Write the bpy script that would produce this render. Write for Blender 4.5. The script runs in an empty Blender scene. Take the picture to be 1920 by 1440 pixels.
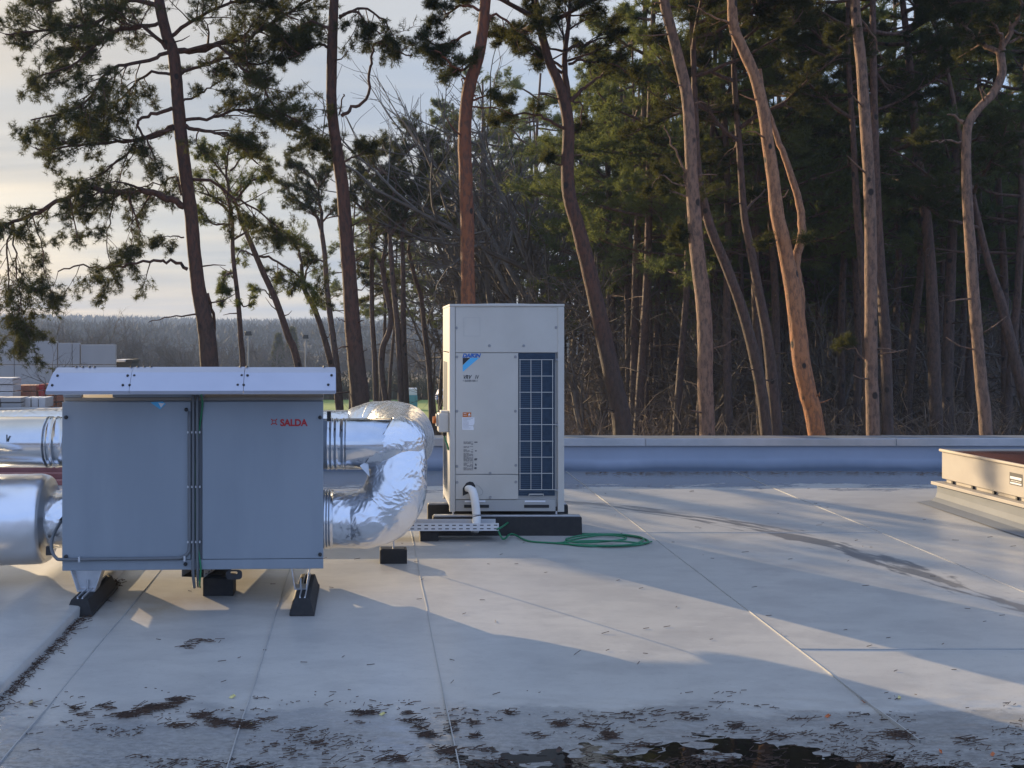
import bpy, math, random
import numpy as np
from mathutils import Vector, Matrix, noise as mnoise
R = math.radians
rnd = random.Random(7)
nrs = np.random.RandomState(11)
scn = bpy.context.scene
COL = scn.collection

# ------------------------------------------------------------------ camera
F = 2000.0; VPX = 690.0; HY = 635.0; EYE = 1.76; GZ = -3.6; SL = 0.0175
cd = bpy.data.cameras.new('camera'); cam = bpy.data.objects.new('camera', cd); COL.objects.link(cam)
cam.location = (0, 0, EYE); cam.rotation_euler = (R(90), 0, 0)
cd.sensor_width = 36; cd.lens = F/1920*36
cd.shift_x = (960-VPX)/1920; cd.shift_y = -(720-HY)/1920
cd.clip_start = 0.1; cd.clip_end = 5000
scn.camera = cam
def at(px, py, Y): return Vector(((px-VPX)/F*Y, Y, EYE-(py-HY)/F*Y))
def roofz(y): return SL*y
def gy(py): return F*EYE/(py-(HY-F*SL))       # roof depth of a pixel row

# ------------------------------------------------------------------ world, sun, exposure
SUN_EL = 13.0; SUN_AZ = 35.5                  # azimuth left of +Y
w = bpy.data.worlds.new('World'); scn.world = w; w.use_nodes = True
nt = w.node_tree; N = nt.nodes; L = nt.links; N.clear()
out = N.new('ShaderNodeOutputWorld'); bg = N.new('ShaderNodeBackground'); bg.inputs[1].default_value = 0.1
sky = N.new('ShaderNodeTexSky'); sky.sky_type = 'NISHITA'; sky.sun_disc = False
sky.sun_elevation = R(SUN_EL); sky.sun_rotation = R(-SUN_AZ); sky.air_density = 1.0; sky.dust_density = 1.6; sky.ozone_density = 1.4
tc = N.new('ShaderNodeTexCoord'); sp = N.new('ShaderNodeSeparateXYZ'); L.new(tc.outputs['Generated'], sp.inputs[0])
def mth(nt, op, a, b=None, clamp=False):
    m = nt.nodes.new('ShaderNodeMath'); m.operation = op; m.use_clamp = clamp
    for i, v in enumerate((a, b)):
        if v is None: continue
        if isinstance(v, (int, float)): m.inputs[i].default_value = v
        else: nt.links.new(v, m.inputs[i])
    return m.outputs[0]
zz = mth(nt, 'ADD', mth(nt, 'MAXIMUM', sp.outputs[2], 0.0), 0.10)
cx = mth(nt, 'DIVIDE', sp.outputs[0], zz); cy = mth(nt, 'DIVIDE', sp.outputs[1], zz)
cmb = N.new('ShaderNodeCombineXYZ'); L.new(cx, cmb.inputs[0]); L.new(cy, cmb.inputs[1])
mp = N.new('ShaderNodeMapping'); mp.inputs['Scale'].default_value = (0.35, 0.9, 1); mp.inputs['Rotation'].default_value = (0, 0, R(12)); L.new(cmb.outputs[0], mp.inputs[0])
cn = N.new('ShaderNodeTexNoise'); cn.inputs['Scale'].default_value = 1.1; cn.inputs['Detail'].default_value = 6; cn.inputs['Roughness'].default_value = 0.52; cn.inputs['Distortion'].default_value = 0.5; L.new(mp.outputs[0], cn.inputs['Vector'])
cr = N.new('ShaderNodeValToRGB'); cr.color_ramp.elements[0].position = 0.36; cr.color_ramp.elements[1].position = 0.62; L.new(cn.outputs[0], cr.inputs[0])
cr.color_ramp.elements[0].color = (.86, .86, .86, 1); cr.color_ramp.elements[1].color = (.97, .97, .97, 1)
# cloud colour: warm towards the sun, grey-blue away from it
sd = Vector((-math.sin(R(SUN_AZ)), math.cos(R(SUN_AZ)), 0.12)).normalized()
dt = N.new('ShaderNodeVectorMath'); dt.operation = 'DOT_PRODUCT'; dt.inputs[1].default_value = sd; L.new(tc.outputs['Generated'], dt.inputs[0])
c2 = N.new('ShaderNodeValToRGB'); L.new(dt.outputs['Value'], c2.inputs[0]); e = c2.color_ramp.elements
S9 = 9.0
e[0].position = 0.1; e[0].color = (3.35/S9, 4.4/S9, 6.9/S9, 1); e[1].position = 1.0; e[1].color = (3.8/S9, 3.45/S9, 3.0/S9, 1)
q = e.new(0.45); q.color = (3.7/S9, 4.3/S9, 5.2/S9, 1); q = e.new(0.84); q.color = (3.6/S9, 3.6/S9, 3.65/S9, 1)
cs = N.new('ShaderNodeVectorMath'); cs.operation = 'SCALE'; cs.inputs['Scale'].default_value = 9.0; L.new(c2.outputs[0], cs.inputs[0])
mx = N.new('ShaderNodeMix'); mx.data_type = 'RGBA'; L.new(cr.outputs[0], mx.inputs[0]); L.new(sky.outputs[0], mx.inputs[6]); 
n5 = N.new('ShaderNodeTexNoise'); n5.inputs['Scale'].default_value = 0.9; n5.inputs['Detail'].default_value = 5; n5.inputs['Distortion'].default_value = .4
mp5 = N.new('ShaderNodeMapping'); mp5.inputs['Scale'].default_value = (.3, 1.1, 1); mp5.inputs['Location'].default_value = (3.3, 1.7, 0); L.new(cmb.outputs[0], mp5.inputs[0]); L.new(mp5.outputs[0], n5.inputs['Vector'])
r5 = N.new('ShaderNodeMapRange'); r5.inputs[1].default_value = .42; r5.inputs[2].default_value = .60; r5.inputs[4].default_value = .75; L.new(n5.outputs[0], r5.inputs[0])
mb = N.new('ShaderNodeMix'); mb.data_type = 'RGBA'; mb.blend_type = 'MULTIPLY'; L.new(r5.outputs[0], mb.inputs[0]); L.new(cs.outputs[0], mb.inputs[6]); mb.inputs[7].default_value = (.68, .80, .98, 1)
L.new(mb.outputs[2], mx.inputs[7])
L.new(mx.outputs[2], bg.inputs[0]); L.new(bg.outputs[0], out.inputs[0])
sl = bpy.data.lights.new('sun', 'SUN'); sl.energy = 5.0; sl.angle = R(0.5); sl.color = (1.0, 0.75, 0.45)
so = bpy.data.objects.new('sun', sl); COL.objects.link(so)
sdir = Vector((math.sin(R(SUN_AZ))*math.cos(R(SUN_EL)), -math.cos(R(SUN_AZ))*math.cos(R(SUN_EL)), -math.sin(R(SUN_EL))))
so.rotation_euler = sdir.to_track_quat('-Z', 'Y').to_euler(); so.location = (-20, 30, 20)
scn.view_settings.view_transform = 'Standard'; scn.view_settings.look = 'None'; scn.view_settings.gamma = 1
scn.view_settings.exposure = 0.78
scn.cycles.max_bounces = 8; scn.cycles.transparent_max_bounces = 8

# ------------------------------------------------------------------ geometry helper
class G:
    def __init__(s): s.v = []; s.f = []; s.n = 0; s.big = []
    def add(s, vs, fs):
        b = s.n; s.v.extend(tuple(v) for v in vs); s.n += len(vs)
        for f in fs: s.f.append(tuple(i+b for i in f))
    def box(s, x0, x1, y0, y1, z0, z1):
        s.add([(x0,y0,z0),(x1,y0,z0),(x1,y1,z0),(x0,y1,z0),(x0,y0,z1),(x1,y0,z1),(x1,y1,z1),(x0,y1,z1)],
              [(0,3,2,1),(4,5,6,7),(0,1,5,4),(1,2,6,5),(2,3,7,6),(3,0,4,7)]); return s
    def prism(s, poly, vec):
        n = len(poly); v = Vector(vec); a = [Vector(p) for p in poly]
        s.add(a+[p+v for p in a], [tuple(range(n-1,-1,-1)), tuple(range(n,2*n))]+[(i,(i+1)%n,n+(i+1)%n,n+i) for i in range(n)]); return s
    def tube(s, path, rad, n=8, cap=True, phase=0.0):
        P = [Vector(p) for p in path]; m = len(P)
        if isinstance(rad, (int, float)): rad = [rad]*m
        t0 = (P[1]-P[0]).normalized(); up = Vector((0,0,1)) if abs(t0.z) < .9 else Vector((1,0,0))
        a = t0.cross(up).normalized(); vs = []
        for i in range(m):
            t = (P[min(i+1,m-1)]-P[max(i-1,0)]).normalized()
            a = (a-t*a.dot(t)).normalized(); b = t.cross(a); r = rad[i]
            for k in range(n):
                q = phase+2*math.pi*k/n; vs.append(P[i]+a*(r*math.cos(q))+b*(r*math.sin(q)))
        fs = [(i*n+k, i*n+(k+1)%n, (i+1)*n+(k+1)%n, (i+1)*n+k) for i in range(m-1) for k in range(n)]
        if cap: fs += [tuple(range(n-1,-1,-1)), tuple((m-1)*n+k for k in range(n))]
        s.add(vs, fs); return s
    def cyl(s, p0, p1, r, n=12): return s.tube([p0, p1], r, n)
    def build(s, name, mat, parent=None, local=False, smooth=False, bevel=0):
        me = bpy.data.meshes.new(name)
        me.from_pydata(s.v, [], s.f)
        if smooth: me.polygons.foreach_set('use_smooth', [True]*len(me.polygons))
        me.materials.append(mat); me.update()
        o = bpy.data.objects.new(name, me); COL.objects.link(o)
        if parent is not None:
            o.parent = parent
            if not local: o.matrix_parent_inverse = wm(parent).inverted()
        if bevel:
            b = o.modifiers.new('bevel', 'BEVEL'); b.width = bevel; b.segments = 2; b.limit_method = 'ANGLE'
        return o
def wm(o):
    m = Matrix.Translation(o.location) @ o.rotation_euler.to_matrix().to_4x4()
    return wm(o.parent) @ o.matrix_parent_inverse @ m if o.parent else m
def tag(o, label=None, cat=None, group=None, kind=None):
    if label: o['label'] = label
    if cat: o['category'] = cat
    if group: o['group'] = group
    if kind: o['kind'] = kind
    return o
def empty(name, loc, label, cat, group=None, rz=0):
    o = bpy.data.objects.new(name, None); COL.objects.link(o); o.location = loc; o.rotation_euler = (0,0,rz)
    o.empty_display_size = .2
    return tag(o, label, cat, group)
def copy_tree(o, parent=None):
    c = o.copy(); COL.objects.link(c)
    if parent: c.parent = parent
    for ch in list(o.children): copy_tree(ch, c)
    return c
def catmull(pts, k=6):
    P = [Vector(p) for p in pts]; P = [P[0]*2-P[1]]+P+[P[-1]*2-P[-2]]; o = []
    for i in range(1, len(P)-2):
        for j in range(k):
            t = j/k; a,b,c,d = P[i-1],P[i],P[i+1],P[i+2]
            o.append(.5*((2*b)+(c-a)*t+(2*a-5*b+4*c-d)*t*t+(3*b-a-3*c+d)*t**3))
    o.append(P[-2]); return o
def text(name, s, mat, parent, size, loc, rot, local=True, bold=0.0, shear=0.0, sx=1.0, depth=0.0006):
    c = bpy.data.curves.new(name, 'FONT'); c.body = s; c.size = size; c.offset = bold; c.shear = shear; c.extrude = depth
    t = bpy.data.objects.new('tmp_text', c); COL.objects.link(t)
    me = bpy.data.meshes.new_from_object(t.evaluated_get(bpy.context.evaluated_depsgraph_get()))
    COL.objects.unlink(t); bpy.data.objects.remove(t)
    me.materials.clear(); me.materials.append(mat)
    o = bpy.data.objects.new(name, me); COL.objects.link(o); o.parent = parent
    o.location = loc; o.rotation_euler = rot; o.scale = (sx,1,1)
    if not local: o.matrix_parent_inverse = wm(parent).inverted()
    return o

# ------------------------------------------------------------------ materials
def M(name, col, rough=.5, metal=0.0, col2=None, vs=4.0, det=5, thr=(.35,.65), bump=0.0, bs=60.0, bd=.01, stretch=(1,1,1), rough2=None, spec=.5, coord='Object', rnds=False):
    m = bpy.data.materials.new(name); m.use_nodes = True; nt = m.node_tree; N = nt.nodes; L = nt.links
    b = N['Principled BSDF']; b.inputs['Roughness'].default_value = rough; b.inputs['Metallic'].default_value = metal
    b.inputs['Specular IOR Level'].default_value = spec
    b.inputs['Base Color'].default_value = (*col, 1)
    tc = N.new('ShaderNodeTexCoord'); mp = N.new('ShaderNodeMapping'); mp.inputs['Scale'].default_value = stretch
    L.new(tc.outputs[coord], mp.inputs[0])
    if col2:
        n = N.new('ShaderNodeTexNoise'); n.inputs['Scale'].default_value = vs; n.inputs['Detail'].default_value = det; n.inputs['Roughness'].default_value = .6
        L.new(mp.outputs[0], n.inputs['Vector'])
        r = N.new('ShaderNodeMapRange'); r.inputs[1].default_value = thr[0]; r.inputs[2].default_value = thr[1]; L.new(n.outputs[0], r.inputs[0])
        x = N.new('ShaderNodeMix'); x.data_type = 'RGBA'; x.inputs[6].default_value = (*col,1); x.inputs[7].default_value = (*col2,1)
        f = r.outputs[0]
        if rnds:
            oi = N.new('ShaderNodeObjectInfo'); f = mth(nt, 'MULTIPLY', mth(nt, 'ADD', mth(nt, 'MULTIPLY', oi.outputs['Random'], .9), .15), f, True)
        L.new(f, x.inputs[0]); L.new(x.outputs[2], b.inputs['Base Color'])
        if rough2 is not None:
            rr = N.new('ShaderNodeMapRange'); rr.inputs[3].default_value = rough; rr.inputs[4].default_value = rough2; L.new(f, rr.inputs[0]); L.new(rr.outputs[0], b.inputs['Roughness'])
    if bump:
        n2 = N.new('ShaderNodeTexNoise'); n2.inputs['Scale'].default_value = bs; n2.inputs['Detail'].default_value = 4; L.new(mp.outputs[0], n2.inputs['Vector'])
        bu = N.new('ShaderNodeBump'); bu.inputs['Strength'].default_value = bump; bu.inputs['Distance'].default_value = bd
        L.new(n2.outputs[0], bu.inputs['Height']); L.new(bu.outputs[0], b.inputs['Normal'])
    return m
m_cab = M('cabinet_paint', (.24,.275,.31), .40, 0.15, (.275,.31,.345), 1.6, det=7, thr=(.4,.62), stretch=(1.6,1,.35), bump=.10, bs=2.2, bd=.02)
m_hood = M('hood_sheet', (.46,.48,.56), .38, .35, (.50,.52,.60), 3)
m_galv = M('galvanised_steel', (.52,.54,.56), .38, .75, (.62,.63,.65), 14, bump=.05, bs=30)
m_duct = M('duct_steel', (.60,.63,.67), .16, 1.0, (.68,.70,.73), 5, bump=.03, bs=8)
m_dark = M('dark_void', (.015,.015,.017), .6)
m_black = M('black_rubber', (.012,.012,.013), .75, 0, (.022,.021,.02), 30, bump=.3, bs=200, bd=.003)
m_plast = M('black_plastic', (.02,.02,.022), .4)
m_cond = M('conduit_grey', (.13,.14,.15), .5)
m_green = M('green_cable', (.01,.16,.07), .4)
m_red = M('red_print', (.42,.01,.015), .5)
m_vrv = M('unit_paint', (.47,.45,.40), .45, 0, (.51,.49,.44), 3)
m_vrvd = M('unit_paint_shade', (.37,.365,.345), .5)
m_screw = M('screw_metal', (.30,.30,.30), .4, .8)
m_fin = M('coil_fins', (.012,.03,.055), .45, .3, (.02,.045,.08), 30)
m_wire = M('grid_wire', (.55,.54,.50), .45)
m_blue = M('print_blue', (.0,.10,.40), .5)
m_lblue = M('print_light_blue', (.08,.42,.72), .5)
m_print = M('print_black', (.015,.015,.018), .5)
m_orange = M('print_orange', (.50,.13,.01), .5)
m_white = M('label_white', (.72,.73,.75), .5)
m_lag = M('white_pipe_wrap', (.70,.70,.68), .6, bump=.3, bs=60)
m_cream = M('curb_cream', (.36,.32,.27), .6, 0, (.40,.36,.30), 3)
m_tray = M('tray_steel', (.62,.63,.64), .45, .3)
m_brown = M('brown_dome', (.09,.03,.02), .25, 0, (.16,.06,.04), 4)
m_cap = M('parapet_metal', (.36,.38,.40), .35, .6, (.44,.45,.47), 3)
m_conc = M('concrete', (.30,.30,.30), .85, 0, (.38,.37,.36), .5, bump=.2, bs=3, bd=.05)
m_wall = M('pale_concrete', (.46,.44,.41), .85, 0, (.38,.36,.34), .35, det=8, stretch=(1,1,.3))
m_brick = M('brick_red', (.28,.10,.06), .85, 0, (.35,.16,.10), 2)
m_pale = M('pale_block', (.50,.50,.50), .8, 0, (.6,.6,.58), 2)
m_rust = M('rusty_batten', (.20,.06,.06), .6, 0, (.28,.12,.12), 3)

def foil(name, bump, scale, rough):
    m = bpy.data.materials.new(name); m.use_nodes = True; nt = m.node_tree; N = nt.nodes; L = nt.links
    b = N['Principled BSDF']; b.inputs['Metallic'].default_value = 1; b.inputs['Roughness'].default_value = rough
    b.inputs['Base Color'].default_value = (.80,.81,.83,1)
    tc = N.new('ShaderNodeTexCoord')
    n0 = N.new('ShaderNodeTexNoise'); n0.inputs['Scale'].default_value = 3; n0.inputs['Detail'].default_value = 2; L.new(tc.outputs['Object'], n0.inputs['Vector'])
    mixv = N.new('ShaderNodeVectorMath'); mixv.operation = 'MULTIPLY_ADD'; mixv.inputs[1].default_value = (.35,.35,.35)
    L.new(n0.outputs['Color'], mixv.inputs[0]); L.new(tc.outputs['Object'], mixv.inputs[2])
    n1 = N.new('ShaderNodeTexNoise'); n1.noise_type = 'RIDGED_MULTIFRACTAL'; n1.inputs['Scale'].default_value = scale; n1.inputs['Detail'].default_value = 3; L.new(mixv.outputs[0], n1.inputs['Vector'])
    v = N.new('ShaderNodeTexVoronoi'); v.inputs['Scale'].default_value = scale*2.2; L.new(mixv.outputs[0], v.inputs['Vector'])
    h = mth(nt, 'ADD', mth(nt, 'MULTIPLY', n1.outputs[0], .6), mth(nt, 'MULTIPLY', v.outputs['Distance'], .45))
    bu = N.new('ShaderNodeBump'); bu.inputs['Strength'].default_value = bump; bu.inputs['Distance'].default_value = .02
    L.new(h, bu.inputs['Height']); L.new(bu.outputs[0], b.inputs['Normal'])
    return m
m_foil = foil('aluminium_foil', .42, 12, .27)
m_foil2 = foil('smooth_foil', .10, 5, .28)

def roof_mat():
    m = bpy.data.materials.new('roof_membrane'); m.use_nodes = True; nt = m.node_tree; N = nt.nodes; L = nt.links
    b = N['Principled BSDF']
    tc = N.new('ShaderNodeNewGeometry'); P = tc.outputs['Position']
    s = N.new('ShaderNodeSeparateXYZ'); L.new(P, s.inputs[0]); X, Y = s.outputs[0], s.outputs[1]
    def nz(scale, det=5, stretch=(1,1,1), rough=.6, typ=None):
        mp = N.new('ShaderNodeMapping'); mp.inputs['Scale'].default_value = stretch; L.new(P, mp.inputs[0])
        n = N.new('ShaderNodeTexNoise'); n.inputs['Scale'].default_value = scale; n.inputs['Detail'].default_value = det; n.inputs['Roughness'].default_value = rough
        L.new(mp.outputs[0], n.inputs['Vector']); return n.outputs[0]
    def mr(v, a, b2, c=0., d=1.):
        r = N.new('ShaderNodeMapRange'); L.new(v, r.inputs[0])
        for i, q in enumerate((a,b2,c,d)): r.inputs[1+i].default_value = q
        return r.outputs[0]
    def mix(f, a, b2):
        x = N.new('ShaderNodeMix'); x.data_type = 'RGBA'; L.new(f, x.inputs[0])
        for i, q in ((6,a),(7,b2)):
            if isinstance(q, tuple): x.inputs[i].default_value = (*q,1)
            else: L.new(q, x.inputs[i])
        return x.outputs[2]
    c = mix(mr(nz(.9, 6), .3, .7), (.40,.392,.368), (.48,.465,.425))
    c = mix(mr(nz(3.5, 8, (1,2.2,1), .7), .45, .75, 0, .55), c, (.30,.295,.28))
    c = mix(mr(nz(40, 4, (1,2.5,1)), .60, .72, 0, .45), c, (.20,.185,.165))
    c = mix(mr(nz(1.6, 7, (1,1.3,1), .62), .52, .60, 0, .28), c, (.27,.265,.26))
    c = mix(mr(nz(11, 6, (.5,2.4,1), .7), .64, .70, 0, .5), c, (.58,.57,.54))
    # dried wet trail: X centre as a function of Y
    ramp = N.new('ShaderNodeValToRGB'); e = ramp.color_ramp; e.interpolation = 'B_SPLINE'
    pts = [(5.5,4.3),(6.5,3.98),(7.33,3.86),(8.0,3.72),(8.9,3.40),(9.64,2.80),(10.3,2.0),(10.8,1.0)]
    while len(e.elements) < len(pts): e.elements.new(.5)
    for i,(yy,xx) in enumerate(pts):
        e.elements[i].position = (yy-5)/6; g = xx/6; e.elements[i].color = (g,g,g,1)
    L.new(mr(Y, 5, 11), ramp.inputs[0])
    cen = mth(nt, 'MULTIPLY', ramp.outputs[0], 6)
    dist = mth(nt, 'ABSOLUTE', mth(nt, 'SUBTRACT', X, cen))
    wid = mr(Y, 5.5, 10.8, .15, .48)
    rel = mth(nt, 'DIVIDE', dist, wid)
    cv = N.new('ShaderNodeCombineXYZ'); L.new(mth(nt, 'MULTIPLY', mth(nt, 'SUBTRACT', X, cen), 5.5), cv.inputs[0]); L.new(mth(nt, 'MULTIPLY', Y, 1.5), cv.inputs[1])
    tn = N.new('ShaderNodeTexNoise'); tn.inputs['Scale'].default_value = 1.5; tn.inputs['Detail'].default_value = 6; tn.inputs['Roughness'].default_value = .62; tn.inputs['Distortion'].default_value = .5; L.new(cv.outputs[0], tn.inputs['Vector'])
    raw = mth(nt, 'ADD', rel, mth(nt, 'MULTIPLY', tn.outputs[0], 3.4))
    trail = mth(nt, 'MULTIPLY', mr(raw, 2.12, 1.88), mr(Y, 5.2, 5.8))
    trail = mth(nt, 'MULTIPLY', trail, mr(Y, 11.4, 10.8))
    # water standing along the far upstand
    far = mth(nt, 'MULTIPLY', mr(mth(nt, 'ADD', Y, mth(nt, 'MULTIPLY', nz(1.2, 6, (1,3.5,1), .65), 2.4)), 12.35, 12.55), 1.0)
    # damp dirty zone towards the puddle
    near = mr(mth(nt, 'ADD', Y, mth(nt, 'MULTIPLY', nz(1.3, 6, (1,1.6,1), .6), 1.5)), 5.62, 5.5)
    dirt = mth(nt, 'MULTIPLY', mr(Y, 5.0, 4.2), mr(nz(26, 6, (1,1.8,1), .75), .42, .6))
    # mottled brownish tone below the unit
    dx = mth(nt, 'SUBTRACT', X, -1.35); dy = mth(nt, 'SUBTRACT', Y, 6.55)
    dd = mth(nt, 'SQRT', mth(nt, 'ADD', mth(nt, 'MULTIPLY', dx, dx), mth(nt, 'MULTIPLY', dy, dy)))
    brown_spot = mth(nt, 'MULTIPLY', mr(dd, .45, .1), mr(nz(3, 5), .35, .65, 0, .8))
    c = mix(brown_spot, c, (.26,.20,.13))
    wet = mth(nt, 'MAXIMUM', trail, mth(nt, 'MULTIPLY', near, .45)); wet = mth(nt, 'MAXIMUM', wet, mth(nt, 'MULTIPLY', far, .9))
    c = mix(wet, c, (.17,.175,.18))
    c = mix(mth(nt, 'MULTIPLY', dirt, .58), c, (.07,.065,.06))
    L.new(c, b.inputs['Base Color'])
    rg = N.new('ShaderNodeMapRange'); rg.inputs[3].default_value = .36; rg.inputs[4].default_value = .16
    gl = mth(nt, 'MAXIMUM', mth(nt, 'MAXIMUM', mth(nt, 'MULTIPLY', near, mr(nz(5, 6, (1,2,1)), .38, .62, .25, 1.)), mth(nt, 'MULTIPLY', far, 1.0)), mth(nt, 'MULTIPLY', trail, .3))
    L.new(gl, rg.inputs[0])
    L.new(rg.outputs[0], b.inputs['Roughness'])
    bu = N.new('ShaderNodeBump'); bu.inputs['Strength'].default_value = .25; bu.inputs['Distance'].default_value = .012
    L.new(mth(nt, 'ADD', nz(2.2, 4), mth(nt, 'ADD', mth(nt, 'MULTIPLY', nz(60, 3), .06), mth(nt, 'MULTIPLY', nz(7, 5, (1,1.6,1)), .25))), bu.inputs['Height']); L.new(bu.outputs[0], b.inputs['Normal'])
    return m
m_roof = roof_mat()
m_up = M('upstand_membrane', (.26,.31,.39), .45, 0, (.22,.27,.34), 1.2, bump=.25, bs=2.0, bd=.03)

def parapet_mat():
    m = M('parapet_membrane', (.27,.32,.41), .40, 0, (.23,.28,.36), 1.2, bump=.25, bs=2.0, bd=.03)
    nt = m.node_tree; N = nt.nodes; L = nt.links; b = N['Principled BSDF']; src = b.inputs['Base Color'].links[0].from_socket
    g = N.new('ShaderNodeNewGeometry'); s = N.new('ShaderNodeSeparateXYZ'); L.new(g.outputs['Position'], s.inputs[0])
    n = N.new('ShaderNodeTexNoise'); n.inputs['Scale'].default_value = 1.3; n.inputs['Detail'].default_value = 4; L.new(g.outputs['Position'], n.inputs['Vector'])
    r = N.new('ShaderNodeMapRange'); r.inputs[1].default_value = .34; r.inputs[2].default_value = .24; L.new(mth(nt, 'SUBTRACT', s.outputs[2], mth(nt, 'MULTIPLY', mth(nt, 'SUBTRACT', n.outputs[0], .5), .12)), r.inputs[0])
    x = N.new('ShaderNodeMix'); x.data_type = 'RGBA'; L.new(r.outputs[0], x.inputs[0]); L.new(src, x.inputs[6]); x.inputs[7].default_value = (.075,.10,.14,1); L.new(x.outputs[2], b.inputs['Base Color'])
    return m
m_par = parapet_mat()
m_curb = M('curb_membrane', (.20,.215,.23), .75, 0, (.17,.185,.20), 1.5)

# ------------------------------------------------------------------ roof
RX0, RX1, RY0, RY1 = -9.0, 12.0, -2.0, 12.6
def grid_axis(lo, hi, fine_lo, fine_hi, fine, coarse):
    a = []; v = lo
    while v < hi-1e-6:
        a.append(v); v += fine if fine_lo <= v < fine_hi else coarse
    a.append(hi); return a
gx = grid_axis(RX0, RX1, -2.8, 3.6, .028, .35); gyy = grid_axis(RY0, RY1, 3.9, 5.0, .017, .22)
g = G(); vs = []
for y in gyy:
    for x in gx:
        z = roofz(y)
        k = max(0, min(1, (5.6-y)/.8))
        z += k*(.009*mnoise.noise((x*1.1, y*2.2, 0))+.0045*mnoise.noise((x*6, y*11, 3))+.0024*mnoise.noise((x*15, y*26, 5))+.0016*mnoise.noise((x*34, y*60, 6)))
        z += .006*mnoise.noise((x*.5, y*.5, 9))*(1-k)
        # hollow the puddle stands in (right of centre)
        z -= k*.010*max(0, 1-abs(x-1.6)/2.6)
        vs.append((x,y,z))
nx = len(gx)
g.add(vs, [(j*nx+i, j*nx+i+1, (j+1)*nx+i+1, (j+1)*nx+i) for j in range(len(gyy)-1) for i in range(nx-1)])
tag(g.build('flat_roof', m_roof, smooth=True), 'pale grey membrane roof with welded seams and damp patches', None, kind='structure')
# puddle: level water where the roof dips near the camera
def water_mat():
    m = bpy.data.materials.new('puddle_water'); m.use_nodes = True; nt = m.node_tree; N = nt.nodes; L = nt.links
    b = N['Principled BSDF']; b.inputs['Roughness'].default_value = .03; b.inputs['IOR'].default_value = 1.33
    tc = N.new('ShaderNodeNewGeometry')
    n = N.new('ShaderNodeTexNoise'); n.inputs['Scale'].default_value = 9; n.inputs['Detail'].default_value = 7; L.new(tc.outputs['Position'], n.inputs['Vector'])
    r = N.new('ShaderNodeValToRGB'); r.color_ramp.elements[0].position = .42; r.color_ramp.elements[0].color = (.012,.011,.009,1); r.color_ramp.elements[1].position = .68; r.color_ramp.elements[1].color = (.016,.014,.011,1)
    L.new(n.outputs[0], r.inputs[0]); L.new(r.outputs[0], b.inputs['Base Color'])
    n2 = N.new('ShaderNodeTexNoise'); n2.inputs['Scale'].default_value = 14; L.new(tc.outputs['Position'], n2.inputs['Vector'])
    bu = N.new('ShaderNodeBump'); bu.inputs['Strength'].default_value = .05; bu.inputs['Distance'].default_value = .008; L.new(n2.outputs[0], bu.inputs['Height']); L.new(bu.outputs[0], b.inputs['Normal'])
    return m
WZ = roofz(4.38)-.0090
g = G(); g.add([(-3.5,1.0,WZ),(7.0,1.0,WZ),(7.0,5.0,WZ),(-3.5,5.0,WZ)], [(0,1,2,3)])
tag(g.build('puddle_water', water_mat()), 'shallow dark rain puddle along the near roof edge', None, kind='structure')
# seams of the membrane
m_seam = M('seam_membrane', (.40,.395,.375), .5, 0, (.33,.33,.32), 6)
def seam_strip(x0, x1, y0, y1, h=.003, wob=.004):
    """thin overlap strip, follows the slope, slightly wavy"""
    g = G(); n = 60; vs = []; along_y = (y1-y0) > (x1-x0)
    for i in range(n+1):
        t = i/n
        if along_y:
            y = y0+(y1-y0)*t; o = wob*mnoise.noise((y*1.7, x0, 0)); pr = [(x0+o,y),(x1+o,y)]
        else:
            x = x0+(x1-x0)*t; o = wob*mnoise.noise((x*1.7, y0, 0)); pr = [(x,y0+o),(x,y1+o)]
        for k,(x,y) in enumerate(pr):
            e2 = .006*mnoise.noise((x*.5, y*.5, 9))*(1-max(0, min(1, (5.6-y)/.8)))
            e2 = max(e2, 0) if y > 4.8 else .004
            vs.append((x,y,roofz(y)+h+e2+.001)); vs.append((x,y,roofz(y)-.02))
    f = []
    for i in range(n):
        a = i*4; b = a+4
        f += [(a,a+2,b+2,b),(a+1,a,b,b+1),(a+2,a+3,b+3,b+2)]
    g.add(vs, f); return g
for lab, xx, ya, yb in (('far left seam line crossing the roof beside the raised ridge', -1.46, 4.0, 9.5), ('seam line running under the grey cabinet', -.555, 3.9, 12.4),
                    ('seam line running past the cable tray', .355, 3.9, 12.4), ('long seam line right of the hose coil', 2.30, 4.45, 12.4), ('seam line beside the cream curb', 4.24, 5.5, 12.4)):
    tag(seam_strip(xx, xx+.0045, ya, yb).build('roof_seam', m_seam), lab, None, kind='structure')
for lab, xa, xb, yy in (('cross seam in the sunlit patch at right', 2.312, 8, 5.70), ('cross seam near the wet trail', 1.9, 4.24, 8.80)):
    tag(seam_strip(xa, xb, yy, yy+.010).build('roof_seam', m_seam), lab, None, kind='structure')
# raised ridge at the left
g = G(); n = 90; vs = []
prof = [(0,0,-.03),(0,0,.052),(-.012,0,.060),(-.06,0,.062),(-.22,0,.052),(-.34,0,.078),(-.42,0,.082),(-.52,0,.050),(-.8,0,.022),(-1.4,0,-.03)]
for i in range(n+1):
    y = 3.0+i/n*5.3
    for k,(dx,_,dz) in enumerate(prof):
        w2 = .010*mnoise.noise((y*1.3, k*.4, 2)) if k > 2 else .002*mnoise.noise((y*3,0,1))
        vs.append((-1.71+dx+(.02*(y-6) if k > 4 else 0), y, roofz(y)+dz+w2))
m_ = len(prof)
g.add(vs, [(i*m_+k, (i+1)*m_+k, (i+1)*m_+k+1, i*m_+k+1) for i in range(n) for k in range(m_-1)])
tag(g.build('roof_ridge', m_roof, smooth=True), 'raised membrane covered ridge running along the left of the roof', None, kind='structure')

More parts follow.
